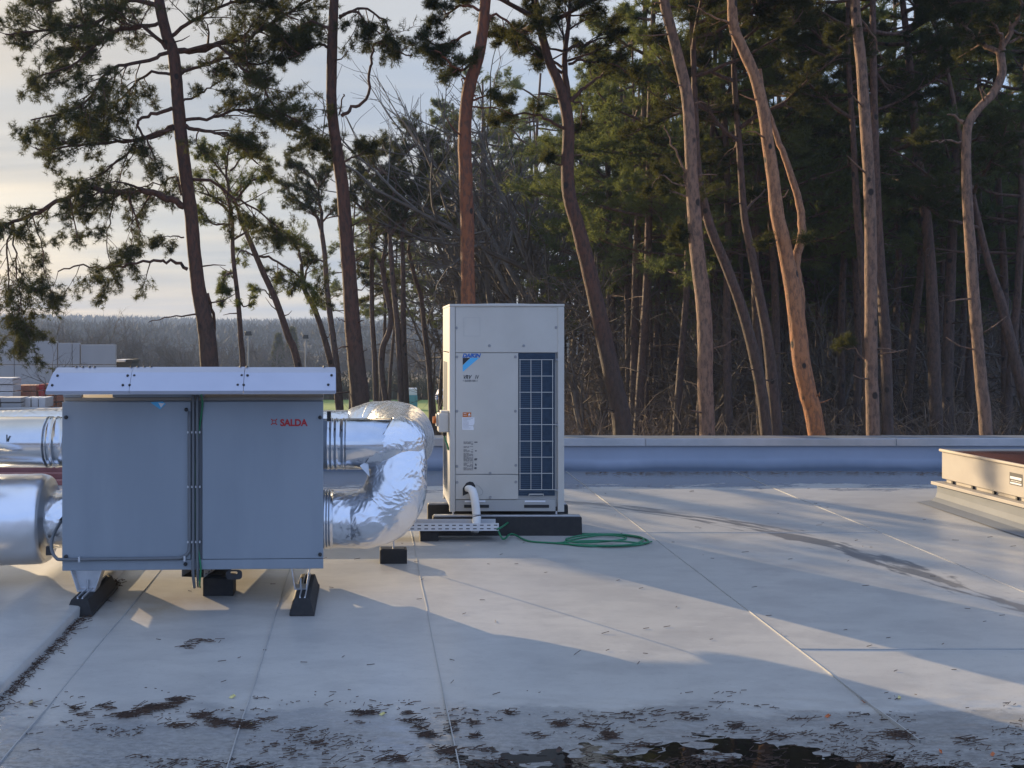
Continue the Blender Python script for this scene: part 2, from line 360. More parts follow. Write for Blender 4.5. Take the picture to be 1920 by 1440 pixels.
# parapet
YP = 12.55
root = empty('parapet', (1, YP, roofz(YP)), 'low membrane covered parapet with grey metal cap along the far roof edge', 'parapet')
g = G(); n = 150; vs = []
for i in range(n+1):
    x = RX0+(RX1-RX0)*i/n; s_ = mnoise.noise((x*.7,0,4))
    for (dy,dz) in ((-.16,-.01),(-.10,.012+.01*s_),(-.03+.012*s_,.05),(0.0+.006*s_,.14),(.0,.29)):
        vs.append((x, YP+dy, roofz(YP)+dz))
g.add(vs, [(i*5+k, (i+1)*5+k, (i+1)*5+k+1, i*5+k+1) for i in range(n) for k in range(4)])
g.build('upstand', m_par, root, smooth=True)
g = G(); z0 = roofz(YP)
xs = [RX0, -6.1, -3.2, -.3, 3.26, 6.2, 9.1, RX1]
for i in range(len(xs)-1):
    d = .004 if i % 2 else 0
    g.box(xs[i], xs[i+1]-.004, YP-.025-d, YP+.36, z0+.29+d, z0+.368+d); g.box(xs[i], xs[i+1]-.004, YP-.035-d, YP-.0251-d, z0+.28, z0+.366+d)
g.build('metal_cap', m_cap, root, bevel=.004)
# left edge strip with dark red battens seen under the ducts
root = empty('battens', (-4.6, 11.6, roofz(11.6)), 'stack of long dark red battens lying on the roof behind the left ducts', 'battens')
g = G()
for k,(yy,zz_,hh) in enumerate(((11.35,0,.05),(11.6,0,.09),(11.85,0,.14))):
    g.box(-8.2, -2.9-.1*k, yy, yy+.12, roofz(yy)+zz_, roofz(yy)+hh)
g.build('batten_boards', m_rust, root, bevel=.005)
# the building below
root = empty('office_building', (1.5, 6, GZ), 'concrete building carrying the flat roof', 'building')
g = G()
g.box(RX0-.1, RX1+.1, YP+.345, YP+.40, GZ, z0+.27); g.box(RX0-.1, RX0, RY0, YP+.345, GZ, -.1); g.box(RX1, RX1+.1, RY0, YP+.345, GZ, -.1)
g.build('wall', m_conc, root)

# ------------------------------------------------------------------ ventilation unit
AX, AY = -1.07, 6.55; AZ = roofz(AY)
ahu = empty('ventilation_unit', (AX, AY, AZ), 'large grey ventilation cabinet with sloped metal hood and red lettering', 'ventilation unit', rz=R(2.3))
def A(g, name, mat, parent=None, **k): return g.build(name, mat, parent or ahu, local=True, **k)
g = G().box(-.795,.79, .02,.80, .235,1.262)
body = A(g, 'cabinet', m_cab, bevel=.004)
A(G().box(-.80,-.018, 0,.019, .290,1.258), 'left_door', m_cab, bevel=.003)
A(G().box(-.80,.795, .002,.019, .226,.287), 'bottom_rail', m_cab, bevel=.003)
A(G().box(.052,.795, 0,.019, .290,1.258), 'right_door', m_cab, bevel=.003)
A(G().box(-.80,.795, .035,.80, 1.2625,1.282), 'top_sheet', m_cream, bevel=.003)
for (x,z) in ((-.775,1.165),(.005-.05,1.21),(.775,1.16),(.775,.315),(-.775,.315),(-.05,.262)):
    gg = G().tube([(x,.0,z),(x,-.010,z),(x,-.016,z)], [.012,.012,.006], 10); A(gg, 'door_knob', m_plast)
# hood
hood = empty('hood', (0,0,0), None, None); hood.parent = ahu
def hb(g, name, mat, **k): return g.build(name, mat, hood, local=True, **k)
HZ = 1.471
segs = [(-.815,-.355),(-.352,.318),(.321,.868)]
for i,(a,b) in enumerate(segs):
    d = .0025 if i == 1 else 0
    la = -.030 if i == 0 else 0; lb = .0
    g = G(); t = .003
    # skirt, chamfer, roof slope profile (y,z)
    pr = [(-.215-d,1.322),(-.222-d,1.336),(-.135-d,HZ-.03+d),(-.05,HZ+d),(.95,HZ-.045+d)]
    vs = []
    for (y,z) in pr:
        k = (HZ-z)/(HZ-1.322)
        vs += [(a+la*max(0,k)-(0 if i else 0), y, z), (b+lb, y, z)]
    vs += [(x, y+.004, z-.006) for (x,y,z) in vs]
    m_ = len(pr); f = []
    for k in range(m_-1):
        f += [(2*k,2*k+1,2*k+3,2*k+2), (2*m_+2*k,2*m_+2*k+2,2*m_+2*k+3,2*m_+2*k+1), (2*k,2*k+2,2*m_+2*k+2,2*m_+2*k), (2*k+1,2*m_+2*k+1,2*m_+2*k+3,2*k+3)]
    f += [(0,2*m_,2*m_+1,1), (2*m_-2,2*m_-1,4*m_-1,4*m_-2)]
    g.add(vs, f); hb(g, 'hood_panel', m_hood)
# inner gutter edge under the skirt
hb(G().box(-.84,.866,-.212,-.190,1.315,1.322), 'hood_lip', m_galv)
# hood end plates
hb(G().prism([(.868,-.215,1.322),(.868,-.135,HZ-.034),(.868,-.05,HZ-.006),(.868,.95,HZ-.05),(.868,.95,1.40),(.868,.0,1.322)], (.003,0,0)), 'end_plate', m_hood)
g = G()
def bolt(x, z, top=False):
    if top: return G().tube([(x,-.055,HZ+.001),(x,-.055,HZ+.008)], [.008,.006], 8)
    k = (HZ-.03-z)/(HZ-.03-1.336); y = -.135-.087*k
    return G().tube([(x,y,z),(x,y-.008,z-.004)], [.009,.006], 8)
for x in (-.79,-.375,-.335,.305,.34,.845):
    for z in (1.425,1.370):
        hb(bolt(x-(.02 if z < 1.4 else 0), z), 'hood_bolt', m_plast)
for x in (-.70,-.66,-.62,-.59,-.37,-.33,-.29,-.25,.29,.33,.80):
    hb(bolt(x,0,True), 'hood_bolt', m_plast)
# hood supports seen in the gap
for (a,b) in ((-.80,-.69),(-.50,.06)):
    A(G().prism([(a,.03,1.284),(b,.03,1.284),(b,.03,1.40),(a,.03,1.40)], (0,.05,0)), 'hood_support', m_cab)
A(G().box(.70,.72,.6,.64,1.284,1.42), 'hood_support', m_galv)
# sticker and lettering
g = G(); g.add([(-.265,-.0015,1.255),(-.19,-.0015,1.26),(-.17,-.0015,1.245),(-.205,-.0015,1.212)], [(0,1,2,3)]); A(g, 'torn_sticker', m_lblue)
g = G(); g.add([(-.215,-.0025,1.252),(-.178,-.0025,1.249),(-.200,-.0025,1.222)], [(0,1,2)]); A(g, 'torn_sticker', m_white)
def ax(px, py=None):  # pixel on the cabinet front -> local x / z
    return (px-VPX)/F*AY-AX
def az(py): return EYE-(py-HY)/F*AY-AZ
text('lettering', 'SALDA', m_red, ahu, .0575, (ax(525)+.0, -.0008, az(799)), (R(90),0,0), bold=.0022, sx=.95)
g = G()  # red cross-shaped emblem: four hooked arms round an open centre
cx_, cz_ = ax(513.5), az(791.5); r_ = .019
for k in range(4):
    a = math.pi/4+k*math.pi/2
    def rot(u,v): return (cx_+u*math.cos(a)-v*math.sin(a), -.001, cz_+u*math.sin(a)+v*math.cos(a))
    g.prism([rot(.009,-.003),rot(.026,-.003),rot(.026,.003),rot(.009,.003)], (0,-.0006,0))
    g.prism([rot(.006,-.011),rot(.010,-.011),rot(.010,-.0032),rot(.006,-.0032)], (0,-.0006,0))
    g.prism([rot(.006,.0032),rot(.010,.0032),rot(.010,.011),rot(.006,.011)], (0,-.0006,0))
A(g, 'emblem', m_red)
# conduits in the slot between the doors
A(G().box(-.016,.050,.012,.0195,.29,1.258), 'cable_slot', m_cond)  # slot back darker than the doors: recess shade put into its colour
def lc(pts, r, name, mat, n=8): return A(G().tube(catmull(pts), r, n), name, mat, smooth=True)
lc([(-.002,-.01,1.30),(-.002,-.012,1.1),(-.002,-.012,.6),(-.002,-.012,.40),(-.002,-.02,.22),(.0,.03,.11)], .0095, 'conduit', m_cond)
lc([(.022,-.01,1.30),(.022,-.012,1.1),(.022,-.012,.6),(.022,-.012,.3),(.024,0,.19),(.02,.06,.11)], .0095, 'conduit', m_cond)
lc([(.048,-.03,1.31),(.055,-.016,1.25),(.046,-.006,1.17),(.034,.004,1.10),(.012,.006,.9),(.012,.006,.45),(.03,-.004,.33),(.044,-.012,.24),(.036,.0,.14),(.03,.08,.10)], .006, 'earth_cable', m_green)
lc([(-.025,-.012,1.20),(-.025,-.012,.8),(-.025,-.012,.40),(-.032,-.012,.335),(-.075,-.012,.305),(-.14,-.012,.300),(-.5,-.012,.298),(-.78,-.014,.298),(-.835,-.01,.31),(-.872,.03,.36),(-.88,.10,.42),(-.865,.20,.48),(-.845,.3,.52)], .0105, 'conduit', m_cond)
A(G().tube([(-.855,.22,.495),(-.84,.29,.52)], .018, 10), 'cable_gland', m_plast)
for z in (az(810),az(912),az(1015)):
    for k in range(4): A(G().box(-.037+.024*k,-.029+.024*k,-.026,-.001,z-.006,z+.006), 'conduit_clip', m_galv)
for x in (ax(152),ax(347)): A(G().box(x-.006,x+.006,-.026,-.001,.283,.315), 'conduit_clip', m_galv)
A(G().box(-.05,-.005,.3,.34,.21,.2345), 'foot_stub', m_galv)
# underside leg channels (trapezoid hangers)
for (x,wt,wb,dy) in ((-.655,.19,.11,0),(.655,.115,.075,.0)):
    for y0 in (.0,.60):
        g = G()
        for sx in (-1,1):
            t = .006
            a = [(x+sx*wt/2,y0,.227),(x+sx*(wt/2-t),y0,.227),(x+sx*(wb/2-t),y0,.103),(x+sx*wb/2,y0,.103)]
            g.prism(a if sx > 0 else a[::-1], (0,.14,0))
        g.box(x-wb/2,x+wb/2,y0,y0+.14,.097,.103)
        if x < 0: g.prism([(x-wt/2+.007,y0+.06,.227),(x-wb/2+.007,y0+.06,.104),(x+wb/2-.007,y0+.06,.104),(x+wt/2-.007,y0+.06,.227)], (0,.004,0))
        A(g, 'leg_bracket', m_galv)
for x in (-.655,.655):
    A(G().cyl((x,.04,.09),(x,.04,.16),.006), 'levelling_bolt', m_galv)
# lifting eye
g = G(); c_ = (.245, .19); oy = .015
ring = []
for k in range(28):
    a = 2*math.pi*k/28; ring.append((c_[0]+.050*math.copysign(abs(math.cos(a))**.55, math.cos(a)), c_[1]+.030*math.copysign(abs(math.sin(a))**.6, math.sin(a))))
inn = [(c_[0]+(x-c_[0])*.42, c_[1]+.012+(z-c_[1])*.30) for (x,z) in ring]
vs = [(x,oy,z) for x,z in ring]+[(x,oy,z) for x,z in inn]+[(x,oy+.006,z) for x,z in ring]+[(x,oy+.006,z) for x,z in inn]
f = []
for k in range(28):
    j = (k+1)%28; f += [(k,j,28+j,28+k),(56+k,84+k,84+j,56+j),(k,56+k,56+j,j),(28+k,28+j,84+j,84+k)]
g.add(vs, f); A(g, 'lifting_eye', m_plast)

# rubber feet (long trapezoid blocks)
def rubber_foot(name, x0, x1, y0, y1, h, label, rail=True, group='black rubber roof feet'):
    cx0 = (x0+x1)/2; root = empty(name, (cx0, y0, roofz(y0)), label, 'rubber foot', group)
    w_ = (x1-x0)/2; z0 = roofz(y0); z1 = roofz(y1)
    prof = [(-w_,0),(w_,0),(w_,.022),(w_*.9,.028),(w_*.62,h*.97),(w_*.5,h),(-w_*.5,h),(-w_*.62,h*.97),(-w_*.9,.028),(-w_,.022)]
    g = G(); n = len(prof); vs = []
    for (yy,k) in ((y0,1.0),(y0+.012,1.0),(y1-.012,1.0),(y1,1.0)):
        for (px_,pz) in prof: vs.append((cx0+px_, yy+(pz*.35 if yy < (y0+y1)/2 else -pz*.35), roofz(yy)+pz))
    f = [(j*n+k, j*n+(k+1)%n, (j+1)*n+(k+1)%n, (j+1)*n+k) for j in range(3) for k in range(n)]
    f += [tuple(range(n-1,-1,-1)), tuple(3*n+k for k in range(n))]
    g.add(vs, f); g.build('rubber_block', m_black, root, bevel=.003)
    if rail:
        zt = z0+h; sl_ = (z1-z0)
        for sx in (-1,1):
            G().prism([(cx0+sx*.013,y0+.04,zt),(cx0+sx*.019,y0+.04,zt),(cx0+sx*.019,y0+.04,zt+.012),(cx0+sx*.013,y0+.04,zt+.012)], (0,y1-y0-.09,sl_*.9)).build('channel_rail', m_galv, root)
        # lips of the channel's open end on the sloped nose
        G().prism([(cx0-.016,y0+.032,zt-.034),(cx0-.010,y0+.032,zt-.034),(cx0-.010,y0+.045,zt+.006),(cx0-.016,y0+.045,zt+.006)], (0,-.004,0)).build('channel_end', m_galv, root)
        G().prism([(cx0+.010,y0+.032,zt-.034),(cx0+.016,y0+.032,zt-.034),(cx0+.016,y0+.045,zt+.006),(cx0+.010,y0+.045,zt+.006)], (0,-.004,0)).build('channel_end', m_galv, root)
    return root
rubber_foot('rubber_foot', -1.80, -1.635, 6.32, 6.98, .098, 'black rubber foot under the left end of the grey cabinet')
rubber_foot('rubber_foot', -.467, -.318, 6.34, 7.02, .098, 'black rubber foot under the right end of the grey cabinet')
def block(name, x0, x1, y0, y1, h, label):
    z0 = roofz(y0)
    root = empty(name, ((x0+x1)/2, y0, z0), label, 'support block', 'short rubber support blocks')
    G().box(x0,x1,y0,y1,z0-.01,z0+h).build('rubber_block', m_black, root, bevel=.006)
    G().box(x0+.01,x1-.02,y0+.02,y1-.02,z0+h+.0005,z0+h+.004).build('top_plate', m_plast, root)
    return root
block('support_block', -1.055, -.86, 6.81, 6.96, .112, 'small rubber block carrying the cable tray under the grey cabinet')
b2 = block('support_block', .086, .282, 7.70, 7.83, .100, 'rubber block with a thin steel rod holding up the foil duct')
G().cyl((.185,7.76,roofz(7.7)+.1),(.185,7.76,.75),.006).build('threaded_rod', m_galv, b2)
block('support_block', .415, .56, 8.47, 8.66, .085, 'rubber block under the perforated cable tray beside the white unit')

# ------------------------------------------------------------------ cable trays
def tray(p0, p1, width, h, label, slots):
    """open channel: bottom and two perforated side flanges; runs p0->p1 (front-left bottom edges)"""
    root = empty('cable_tray', p0, label, 'cable tray', 'perforated metal cable trays')
    d = Vector(p1)-Vector(p0); Ln = d.length; d.normalize(); sd_ = Vector((-d.y,d.x,0))
    if sd_.y < 0 and abs(sd_.y) > abs(sd_.x): sd_ = -sd_
    P0 = Vector(p0)
    def Q(u,v,z): return P0+d*u+sd_*v+Vector((0,0,z))
    def bx(g,u0,u1,v0,v1,z0,z1):
        g.add([Q(u0,v0,z0),Q(u1,v0,z0),Q(u1,v1,z0),Q(u0,v1,z0),Q(u0,v0,z1),Q(u1,v0,z1),Q(u1,v1,z1),Q(u0,v1,z1)],
              [(0,3,2,1),(4,5,6,7),(0,1,5,4),(1,2,6,5),(2,3,7,6),(3,0,4,7)])
    g = G(); bx(g,0,Ln,.002,width-.002,0,.0015)
    if slots: bx(g,0,Ln,.010,.013,.004,h-.006)
    g.build('tray_bottom', m_dark if slots else m_tray, root)  # bottom and slot backing near-black: shade inside the tray put into colour
    for v0 in (0,width-.0018):
        g = G()
        if slots and v0 == 0:
            rows = [0,.012,.020,.040,.048,h]
            bx(g,0,Ln,v0,v0+.0018,rows[0],rows[1]); bx(g,0,Ln,v0,v0+.0018,rows[2],rows[3]); bx(g,0,Ln,v0,v0+.0018,rows[4],rows[5])
            p = .055; k = 0
            while k*p < Ln:
                for (a,b) in ((rows[1],rows[2]),(rows[3],rows[4])):
                    bx(g,k*p,min(Ln,k*p+.026),v0,v0+.0018,a,b)
                k += 1
        else: bx(g,0,Ln,v0,v0+.0018,0,h)
        g.build('side_flange', m_tray, root)
    return root
zt = roofz(8.47)+.09
t1 = tray((-.9,8.42,zt), (1.035,8.44,zt+.002), .20, .060, 'long perforated cable tray running up to the white unit', True)
t2 = tray((-1.045,6.80,roofz(6.8)+.118), (-.74,8.44,roofz(8.44)+.095), .15, .045, 'perforated cable tray running back under the grey cabinet', True)
t2.location = t2.location
G().prism([(-1.03,6.86,roofz(6.8)+.12),(-.93,6.86,roofz(6.8)+.12),(-.68,8.2,roofz(8.2)+.10),(-.78,8.2,roofz(8.2)+.10)][::-1], (0,0,.004)).build('tray_shade_sheet', m_dark, t2)  # near-black sheet standing in for the shade inside the tray

# ------------------------------------------------------------------ ducts
def ribs(g, x0, x1, y, z, r, xs, dr=.006):
    path = []; rad = []
    cur = [x0]+sorted(xs)+[x1]
    path.append((x0,y,z)); rad.append(r)
    for x in sorted(xs):
        for dx,k in ((-.006,0),(-.003,1),(.003,1),(.006,0)): path.append((x+dx,y,z)); rad.append(r+dr*k)
    path.append((x1,y,z)); rad.append(r); g.tube(path, rad, 48); return g
UY, UZ = 6.95, 1.075
d1 = empty('metal_duct', (-.27, UY, roofz(UY)), 'smooth round steel duct leaving the upper right side of the cabinet', 'duct', 'round bare steel ducts')
ribs(G(), -.33,-.145, UY, UZ, .164, [-.262,-.235,-.205,-.160], .005).build('ribbed_collar', m_duct, d1, smooth=True)
G().tube([(-.143,UY,UZ),(-.139,UY,UZ),(.15,UY,UZ)], [.169,.166,.166], 48).build('duct_pipe', m_duct, d1, smooth=True)
d2 = empty('metal_duct', (-2.2, UY, roofz(UY)), 'smooth round steel duct leaving the upper left side of the cabinet', 'duct', 'round bare steel ducts')
ribs(G(), -2.08,-1.80, UY, UZ+.012, .163, [-2.06,-2.02,-1.95,-1.90], .005).build('ribbed_collar', m_duct, d2, smooth=True)
G().tube([(-4.2,UY,UZ+.012),(-2.085,UY,UZ+.012),(-2.079,UY,UZ+.012)], [.165,.165,.168], 48).build('duct_pipe', m_duct, d2, smooth=True)
G().box(-2.30,-2.292,UY-.170,UY-.166,UZ+.03,UZ+.075).build('seam_mark', m_cond, d2)
# foil bend: right, up, back and round to the left
def wr(g, path, rad, n=64, amp=.012, fs=7.0, seed=0, sub=10, caps=True):
    P = catmull(path, sub); m = len(P)
    rr = np.interp(np.linspace(0,len(rad)-1,m), range(len(rad)), rad)
    base = g.n; g.tube(P, list(rr), n, cap=caps)
    for i in range(m):
        for k in range(n):
            v = Vector(g.v[base+i*n+k]); c = P[i]; d_ = (v-c); l = d_.length
            q = v*fs; h_ = abs(mnoise.noise(q+Vector((seed,0,0)))); h2 = abs(mnoise.noise(q*2.7+Vector((0,seed,3)))); h3 = mnoise.noise(q*.45+Vector((seed,5,0)))
            off = amp*(.9*h3-1.2*h_-.6*h2)
            g.v[base+i*n+k] = tuple(c+d_*((l+off)/l))
    return g
fd = empty('foil_duct', (.05, 7.2, roofz(7.2)), 'crumpled silver foil duct bending up and back beside the cabinet', 'duct', 'foil wrapped ducts')
path = [(-.255,6.95,.586),(-.10,6.95,.586),(.01,6.93,.60),(.115,6.93,.66),(.175,6.93,.77),(.195,6.95,.90),(.20,7.0,1.02)]
wr(G(), path, [.187,.189,.200,.212,.208,.196,.186], n=96, amp=.008, fs=7.0, seed=1, sub=16).build('front_bend', m_foil, fd, smooth=True)
# foil wrapped elbow: starts with a slanted cut round the steel pipe, turns back and left
path = [(.055,6.95,1.075),(.165,6.95,1.075),(.205,6.985,1.075),(.215,7.09,1.075),(.215,7.28,1.065),(.225,7.52,1.05),(.225,7.74,1.04),(.17,7.90,1.035),(.06,7.98,1.03),(-.02,8.0,1.025),(-.06,8.0,1.02),(-.3,8.0,1.02),(-1.2,8.0,1.02),(-2.7,8.0,1.02),(-3.0,8.0,.9),(-3.12,8.0,.5),(-3.14,8.0,.1)]  # unseen end drop added to shade the roof at left
gq = wr(G(), path, [.1685,.172,.180,.184,.190,.222,.262,.268,.266,.250,.208,.205,.205,.205,.23,.25,.25], n=96, amp=.007, fs=6.0, seed=6, sub=12, caps=False)
for i in range(96*12):
    x,y,z = gq.v[i]; k = 1-(i//96)/12.0
    gq.v[i] = (x+k*((z-1.075)*.62), y, z)
gq.build('rear_bend', m_foil, fd, smooth=True)
ribs(G(), -.30,-.225, 6.95, .586, .189, [-.28,-.262,-.245], .005).build('clamp_ring', m_duct, fd, smooth=True)
G().add([(0,0,0)],[])
g = G(); g.prism([at(675,874,6.80),at(690,864,6.84),at(693,894,6.82)], (0,.003,.004)); g.build('foil_flap', m_galv, fd)
f2 = empty('foil_duct', (-2.6, UY, roofz(UY)), 'thick insulated foil duct at the lower left of the cabinet', 'duct', 'foil wrapped ducts')
wr(G(), [(-4.4,UY,.585),(-3.2,UY,.585),(-2.3,UY,.585),(-2.12,UY,.585),(-2.075,UY,.585),(-2.05,UY,.585)], [.295,.295,.297,.294,.275,.225], amp=.010, fs=3.5, seed=11).build('insulated_body', m_foil2, f2, smooth=True)
wr(G(), [(-2.09,UY,.585),(-1.95,UY,.585),(-1.80,UY,.585)], [.19,.186,.18], amp=.014, fs=10, seed=14).build('duct_neck', m_foil, f2, smooth=True)
G().box(-2.03,-1.99,6.72,6.75,.395,.45).build('tie_buckle', m_plast, f2)
f3 = empty('foil_duct', (-2.75, 6.8, roofz(6.8)), 'crumpled foil bend in front of the steel duct at the left edge', 'duct', 'foil wrapped ducts')
wr(G(), [(-3.3,6.9,.3),(-3.0,6.7,.75),(-2.72,6.62,.98),(-2.50,6.64,1.0),(-2.38,6.68,.95)], [.2,.17,.13,.085,.03], amp=.012, fs=8, seed=21).build('foil_bend', m_foil, f3, smooth=True)
G().box(-.262,-.236,6.80,6.83,1.235,1.295).build('duct_clip', m_plast, d1)

# ------------------------------------------------------------------ outdoor unit
VY = 8.73; VS = VY/F
vx = lambda px: (px-VPX)*VS
vz = lambda py: EYE-(py-HY)*VS
X0, X1 = vx(843), vx(1058); Z0, Z1 = vz(960), vz(570); VD = .765
vrv = empty('heat_pump_unit', ((X0+X1)/2, VY, Z0), 'tall pale grey outdoor cooling unit with a dark blue coil grid', 'outdoor unit')
def B(g, name, mat, parent=None, **k): return g.build(name, mat, parent or vrv, **k)
B(G().box(X0+.03,X1-.03,VY+.03,VY+VD-.03,Z0+.04,Z1-.02), 'inner_casing', m_vrvd)
for (a,b) in ((X0,X0+.045),(X1-.052,X1)):
    for (c,d) in ((VY,VY+.045),(VY+VD-.045,VY+VD)):
        B(G().box(a,b,c,d,Z0,Z1-.022), 'corner_post', m_vrv, bevel=.004)
B(G().box(X0-.002,X1+.002,VY-.003,VY+VD+.003,Z1-.021,Z1), 'top_rim', m_vrv, bevel=.004)
fan = B(G().tube([((X0+X1)/2,VY+VD/2,Z1-.01),((X0+X1)/2,VY+VD/2,Z1+.001)], .30, 40), 'fan_opening', m_dark)
for k in range(5):
    r = .06+.055*k; pts = [((X0+X1)/2+r*math.cos(a*math.pi/18),VY+VD/2+r*math.sin(a*math.pi/18),Z1+.004) for a in range(37)]
    B(G().tube(pts, .003, 4, cap=False), 'fan_guard_ring', m_wire, fan)
# front: z3 = region-3 rows (2.77 px per source px)
def px3(x): return vx(780+x/2.7696)
def pz3(y): return vz(540+y/2.7692)
FY = VY+.006
B(G().box(px3(205),px3(741),FY,FY+.02,pz3(335),pz3(97)), 'top_panel', m_vrv, bevel=.003)
B(G().box(px3(205),px3(532),FY,FY+.02,pz3(967),pz3(338)), 'front_panel', m_vrv, bevel=.003)
B(G().box(px3(205),px3(532),FY,FY+.02,pz3(1098),pz3(970)), 'service_panel', m_vrv, bevel=.003)
B(G().box(px3(205),px3(726),FY+.004,FY+.03,pz3(1160),pz3(1101)), 'base_strip', m_vrvd, bevel=.002)
for (a,b) in ((250,380),(562,692)):
    B(G().box(px3(a),px3(b),FY-.0005,FY+.003,pz3(1142),pz3(1126)), 'fork_slot', m_dark, bevel=.004)
    B(G().box(px3(a)+.005,px3(b)-.03,FY-.001,FY+.003,pz3(1113),pz3(1104)), 'fork_slot_lip', m_white, bevel=.002)
g = G(); x0,x1,z0_,z1_ = px3(248),px3(332),pz3(250),pz3(155)
for (a,b,c,d) in ((x0,x1,z0_,z0_+.002),(x0,x1,z1_,z1_+.002),(x0,x0+.002,z0_,z1_),(x1,x1+.002,z0_,z1_)): g.box(a,b,FY-.0012,FY,c,d)
B(g, 'access_cover', m_vrvd)
for (x,y) in ((210,207),(728,205),(382,300),(560,300),(212,358),(517,358),(212,640),(517,640),(212,926),(519,921),(385,962),(213,1010),(519,1008),(386,1088),(732,372),(732,710),(732,1050)):
    B(G().tube([(px3(x),FY,pz3(y)),(px3(x),FY-.005,pz3(y))], [.012,.010], 10), 'screw', m_screw)
# coil
coil = B(G().box(px3(533),px3(723),FY+.012,FY+.03,pz3(1080),pz3(338)), 'coil', m_fin)
g = G(); z = pz3(1078)
while z < pz3(370):
    g.box(px3(536),px3(655),FY+.009,FY+.012,z,z+.004); z += .0155
B(g, 'fin_rows', M('fin_edge', (.06,.10,.15), .4, .5), coil)
B(G().box(px3(533),px3(723),FY,FY+.012,pz3(368),pz3(339)), 'coil_header', m_fin)
g = G()
for x in (540,597,653,710): g.box(px3(x)-.0022,px3(x)+.0022,FY-.006,FY-.002,pz3(1048),pz3(370))
for y in (372,457,541,625,709,795,878,962,1047): g.box(px3(536),px3(726 if y in (709,1047) else 713),FY-.0105,FY-.0062,pz3(y)-.0022,pz3(y)+.0022)
B(g, 'coil_guard', m_wire)
g = G(); g.box(px3(585),px3(663),FY-.012,FY-.004,pz3(1073),pz3(1068)); g.box(px3(585),px3(588),FY-.012,FY-.004,pz3(1080),pz3(1068)); g.box(px3(660),px3(663),FY-.012,FY-.004,pz3(1080),pz3(1068))
B(g, 'guard_handle', m_vrv)
# left side: panels
B(G().box(X0-.001,X0+.02,VY+.046,VY+VD-.046,vz(660),Z1-.022), 'side_panel', m_vrv, bevel=.002)
B(G().box(X0-.001,X0+.02,VY+.046,VY+VD-.046,vz(950),vz(662)), 'side_panel', m_vrv, bevel=.002)
B(G().box(X0-.003,X0-.001,VY+.25,VY+VD-.1,vz(930),vz(680)), 'side_coil', m_fin)
B(G().box(X1-.02,X1+.001,VY+.053,VY+VD-.046,Z0+.03,Z1-.022), 'side_panel', m_vrv, bevel=.002)
for (x,y) in ((.70,VY+.05),(1.55,VY+.05)):
    B(G().tube([(x,y,Z0-.05),(x,y,Z0-.03),(x,y,Z0-.029),(x,y,Z0)], [.016,.016,.008,.008], 10), 'mounting_bolt', m_galv)
# prints
text('lettering', 'DAIKIN', m_blue, vrv, .043, (px3(241), FY-.0012, pz3(360)), (R(90),0,0), local=False, bold=.002, shear=.3, sx=1.0)
def flat(pts, name, mat): 
    g = G(); g.add([(px3(x),FY-.0012,pz3(y)) for x,y in pts], [tuple(range(len(pts)))]); return B(g, name, mat)
flat([(243,363),(243,400),(282,363)], 'triangle_emblem', m_print)
flat([(284,363),(243,402),(243,436),(328,363)], 'stripe_emblem', m_lblue)
text('lettering', 'VRV', m_print, vrv, .045, (px3(243), FY-.0012, pz3(472)), (R(90),0,0), local=False, bold=.001, shear=.35, sx=.80)
text('lettering', 'IV', m_print, vrv, .045, (px3(306), FY-.0012, pz3(472)), (R(90),0,0), local=False, bold=0, shear=.2, sx=.8)
text('lettering', '< INVERTER >', m_print, vrv, .022, (px3(241), FY-.0012, pz3(487)), (R(90),0,0), local=False, shear=.3, sx=.92)
flat([(243,670),(287,670),(287,646),(243,646)], 'warning_label', m_orange)
g = G()
for (a,b,y) in ((247,262,651),(247,264,660),(270,283,664)): g.box(px3(a),px3(b),FY-.0022,FY-.0014,pz3(y+2),pz3(y))
g.prism([(px3(270),FY-.0016,pz3(661)),(px3(284),FY-.0016,pz3(661)),(px3(277),FY-.0016,pz3(649))], (0,-.0005,0)); B(g, 'label_print', m_white)
flat([(240,736),(300,738),(300,728),(297,715),(304,703),(304,672),(240,672)], 'rating_label', m_white)
g = G()
for k in range(9):
    y = 677+k*6.2; g.box(px3(244),px3(244+rnd.choice((30,40,52,22))),FY-.0022,FY-.0014,pz3(y+1.3),pz3(y))
B(g, 'label_print', m_screw)
g = G(); y = 798; r2 = random.Random(3)
while y < 950:
    x = 247
    while x < 296:
        l = r2.uniform(6,22)
        if r2.random() < .85: g.box(px3(x),px3(min(x+l,297)),FY-.0014,FY-.0004,pz3(y+2.2),pz3(y))
        x += l+2.5
    if r2.random() < .35: g.box(px3(302+r2.random()*6),px3(312+r2.random()*8),FY-.0014,FY-.0004,pz3(y+6),pz3(y))
    y += 4.6 if r2.random() < .85 else 11
B(g, 'instruction_print', M('faded_print', (.13,.13,.135), .6))
# pipe opening and wrapped pipe
g = G(); pts = []
for (x,y) in ((243,1040),(262,1012),(280,1005),(297,1009),(308,1026),(308,1050),(243,1080)): pts.append((px3(x),FY-.001,pz3(y)))
g.add(pts[::-1], [tuple(range(7))]); B(g, 'pipe_opening', m_dark)
ring = [(308,1022),(322,1026),(338,1040),(347,1055),(344,1072),(325,1080),(305,1078)]
B(G().tube([(px3(x),FY-.001,pz3(y)) for x,y in ring], .0012, 4), 'knockout_mark', m_screw)
pp = [(px3(262),VY+.05,pz3(1052)),(px3(272),VY-.015,pz3(1040)),(px3(290),VY-.055,pz3(1050)),(px3(300),VY-.085,pz3(1090)),(px3(305),VY-.10,pz3(1140)),(px3(307),VY-.11,pz3(1168))]
B(G().tube(catmull(pp), [.022+.012*min(1,i/12) for i in range(31)], 14), 'wrapped_pipe', m_lag, smooth=True)
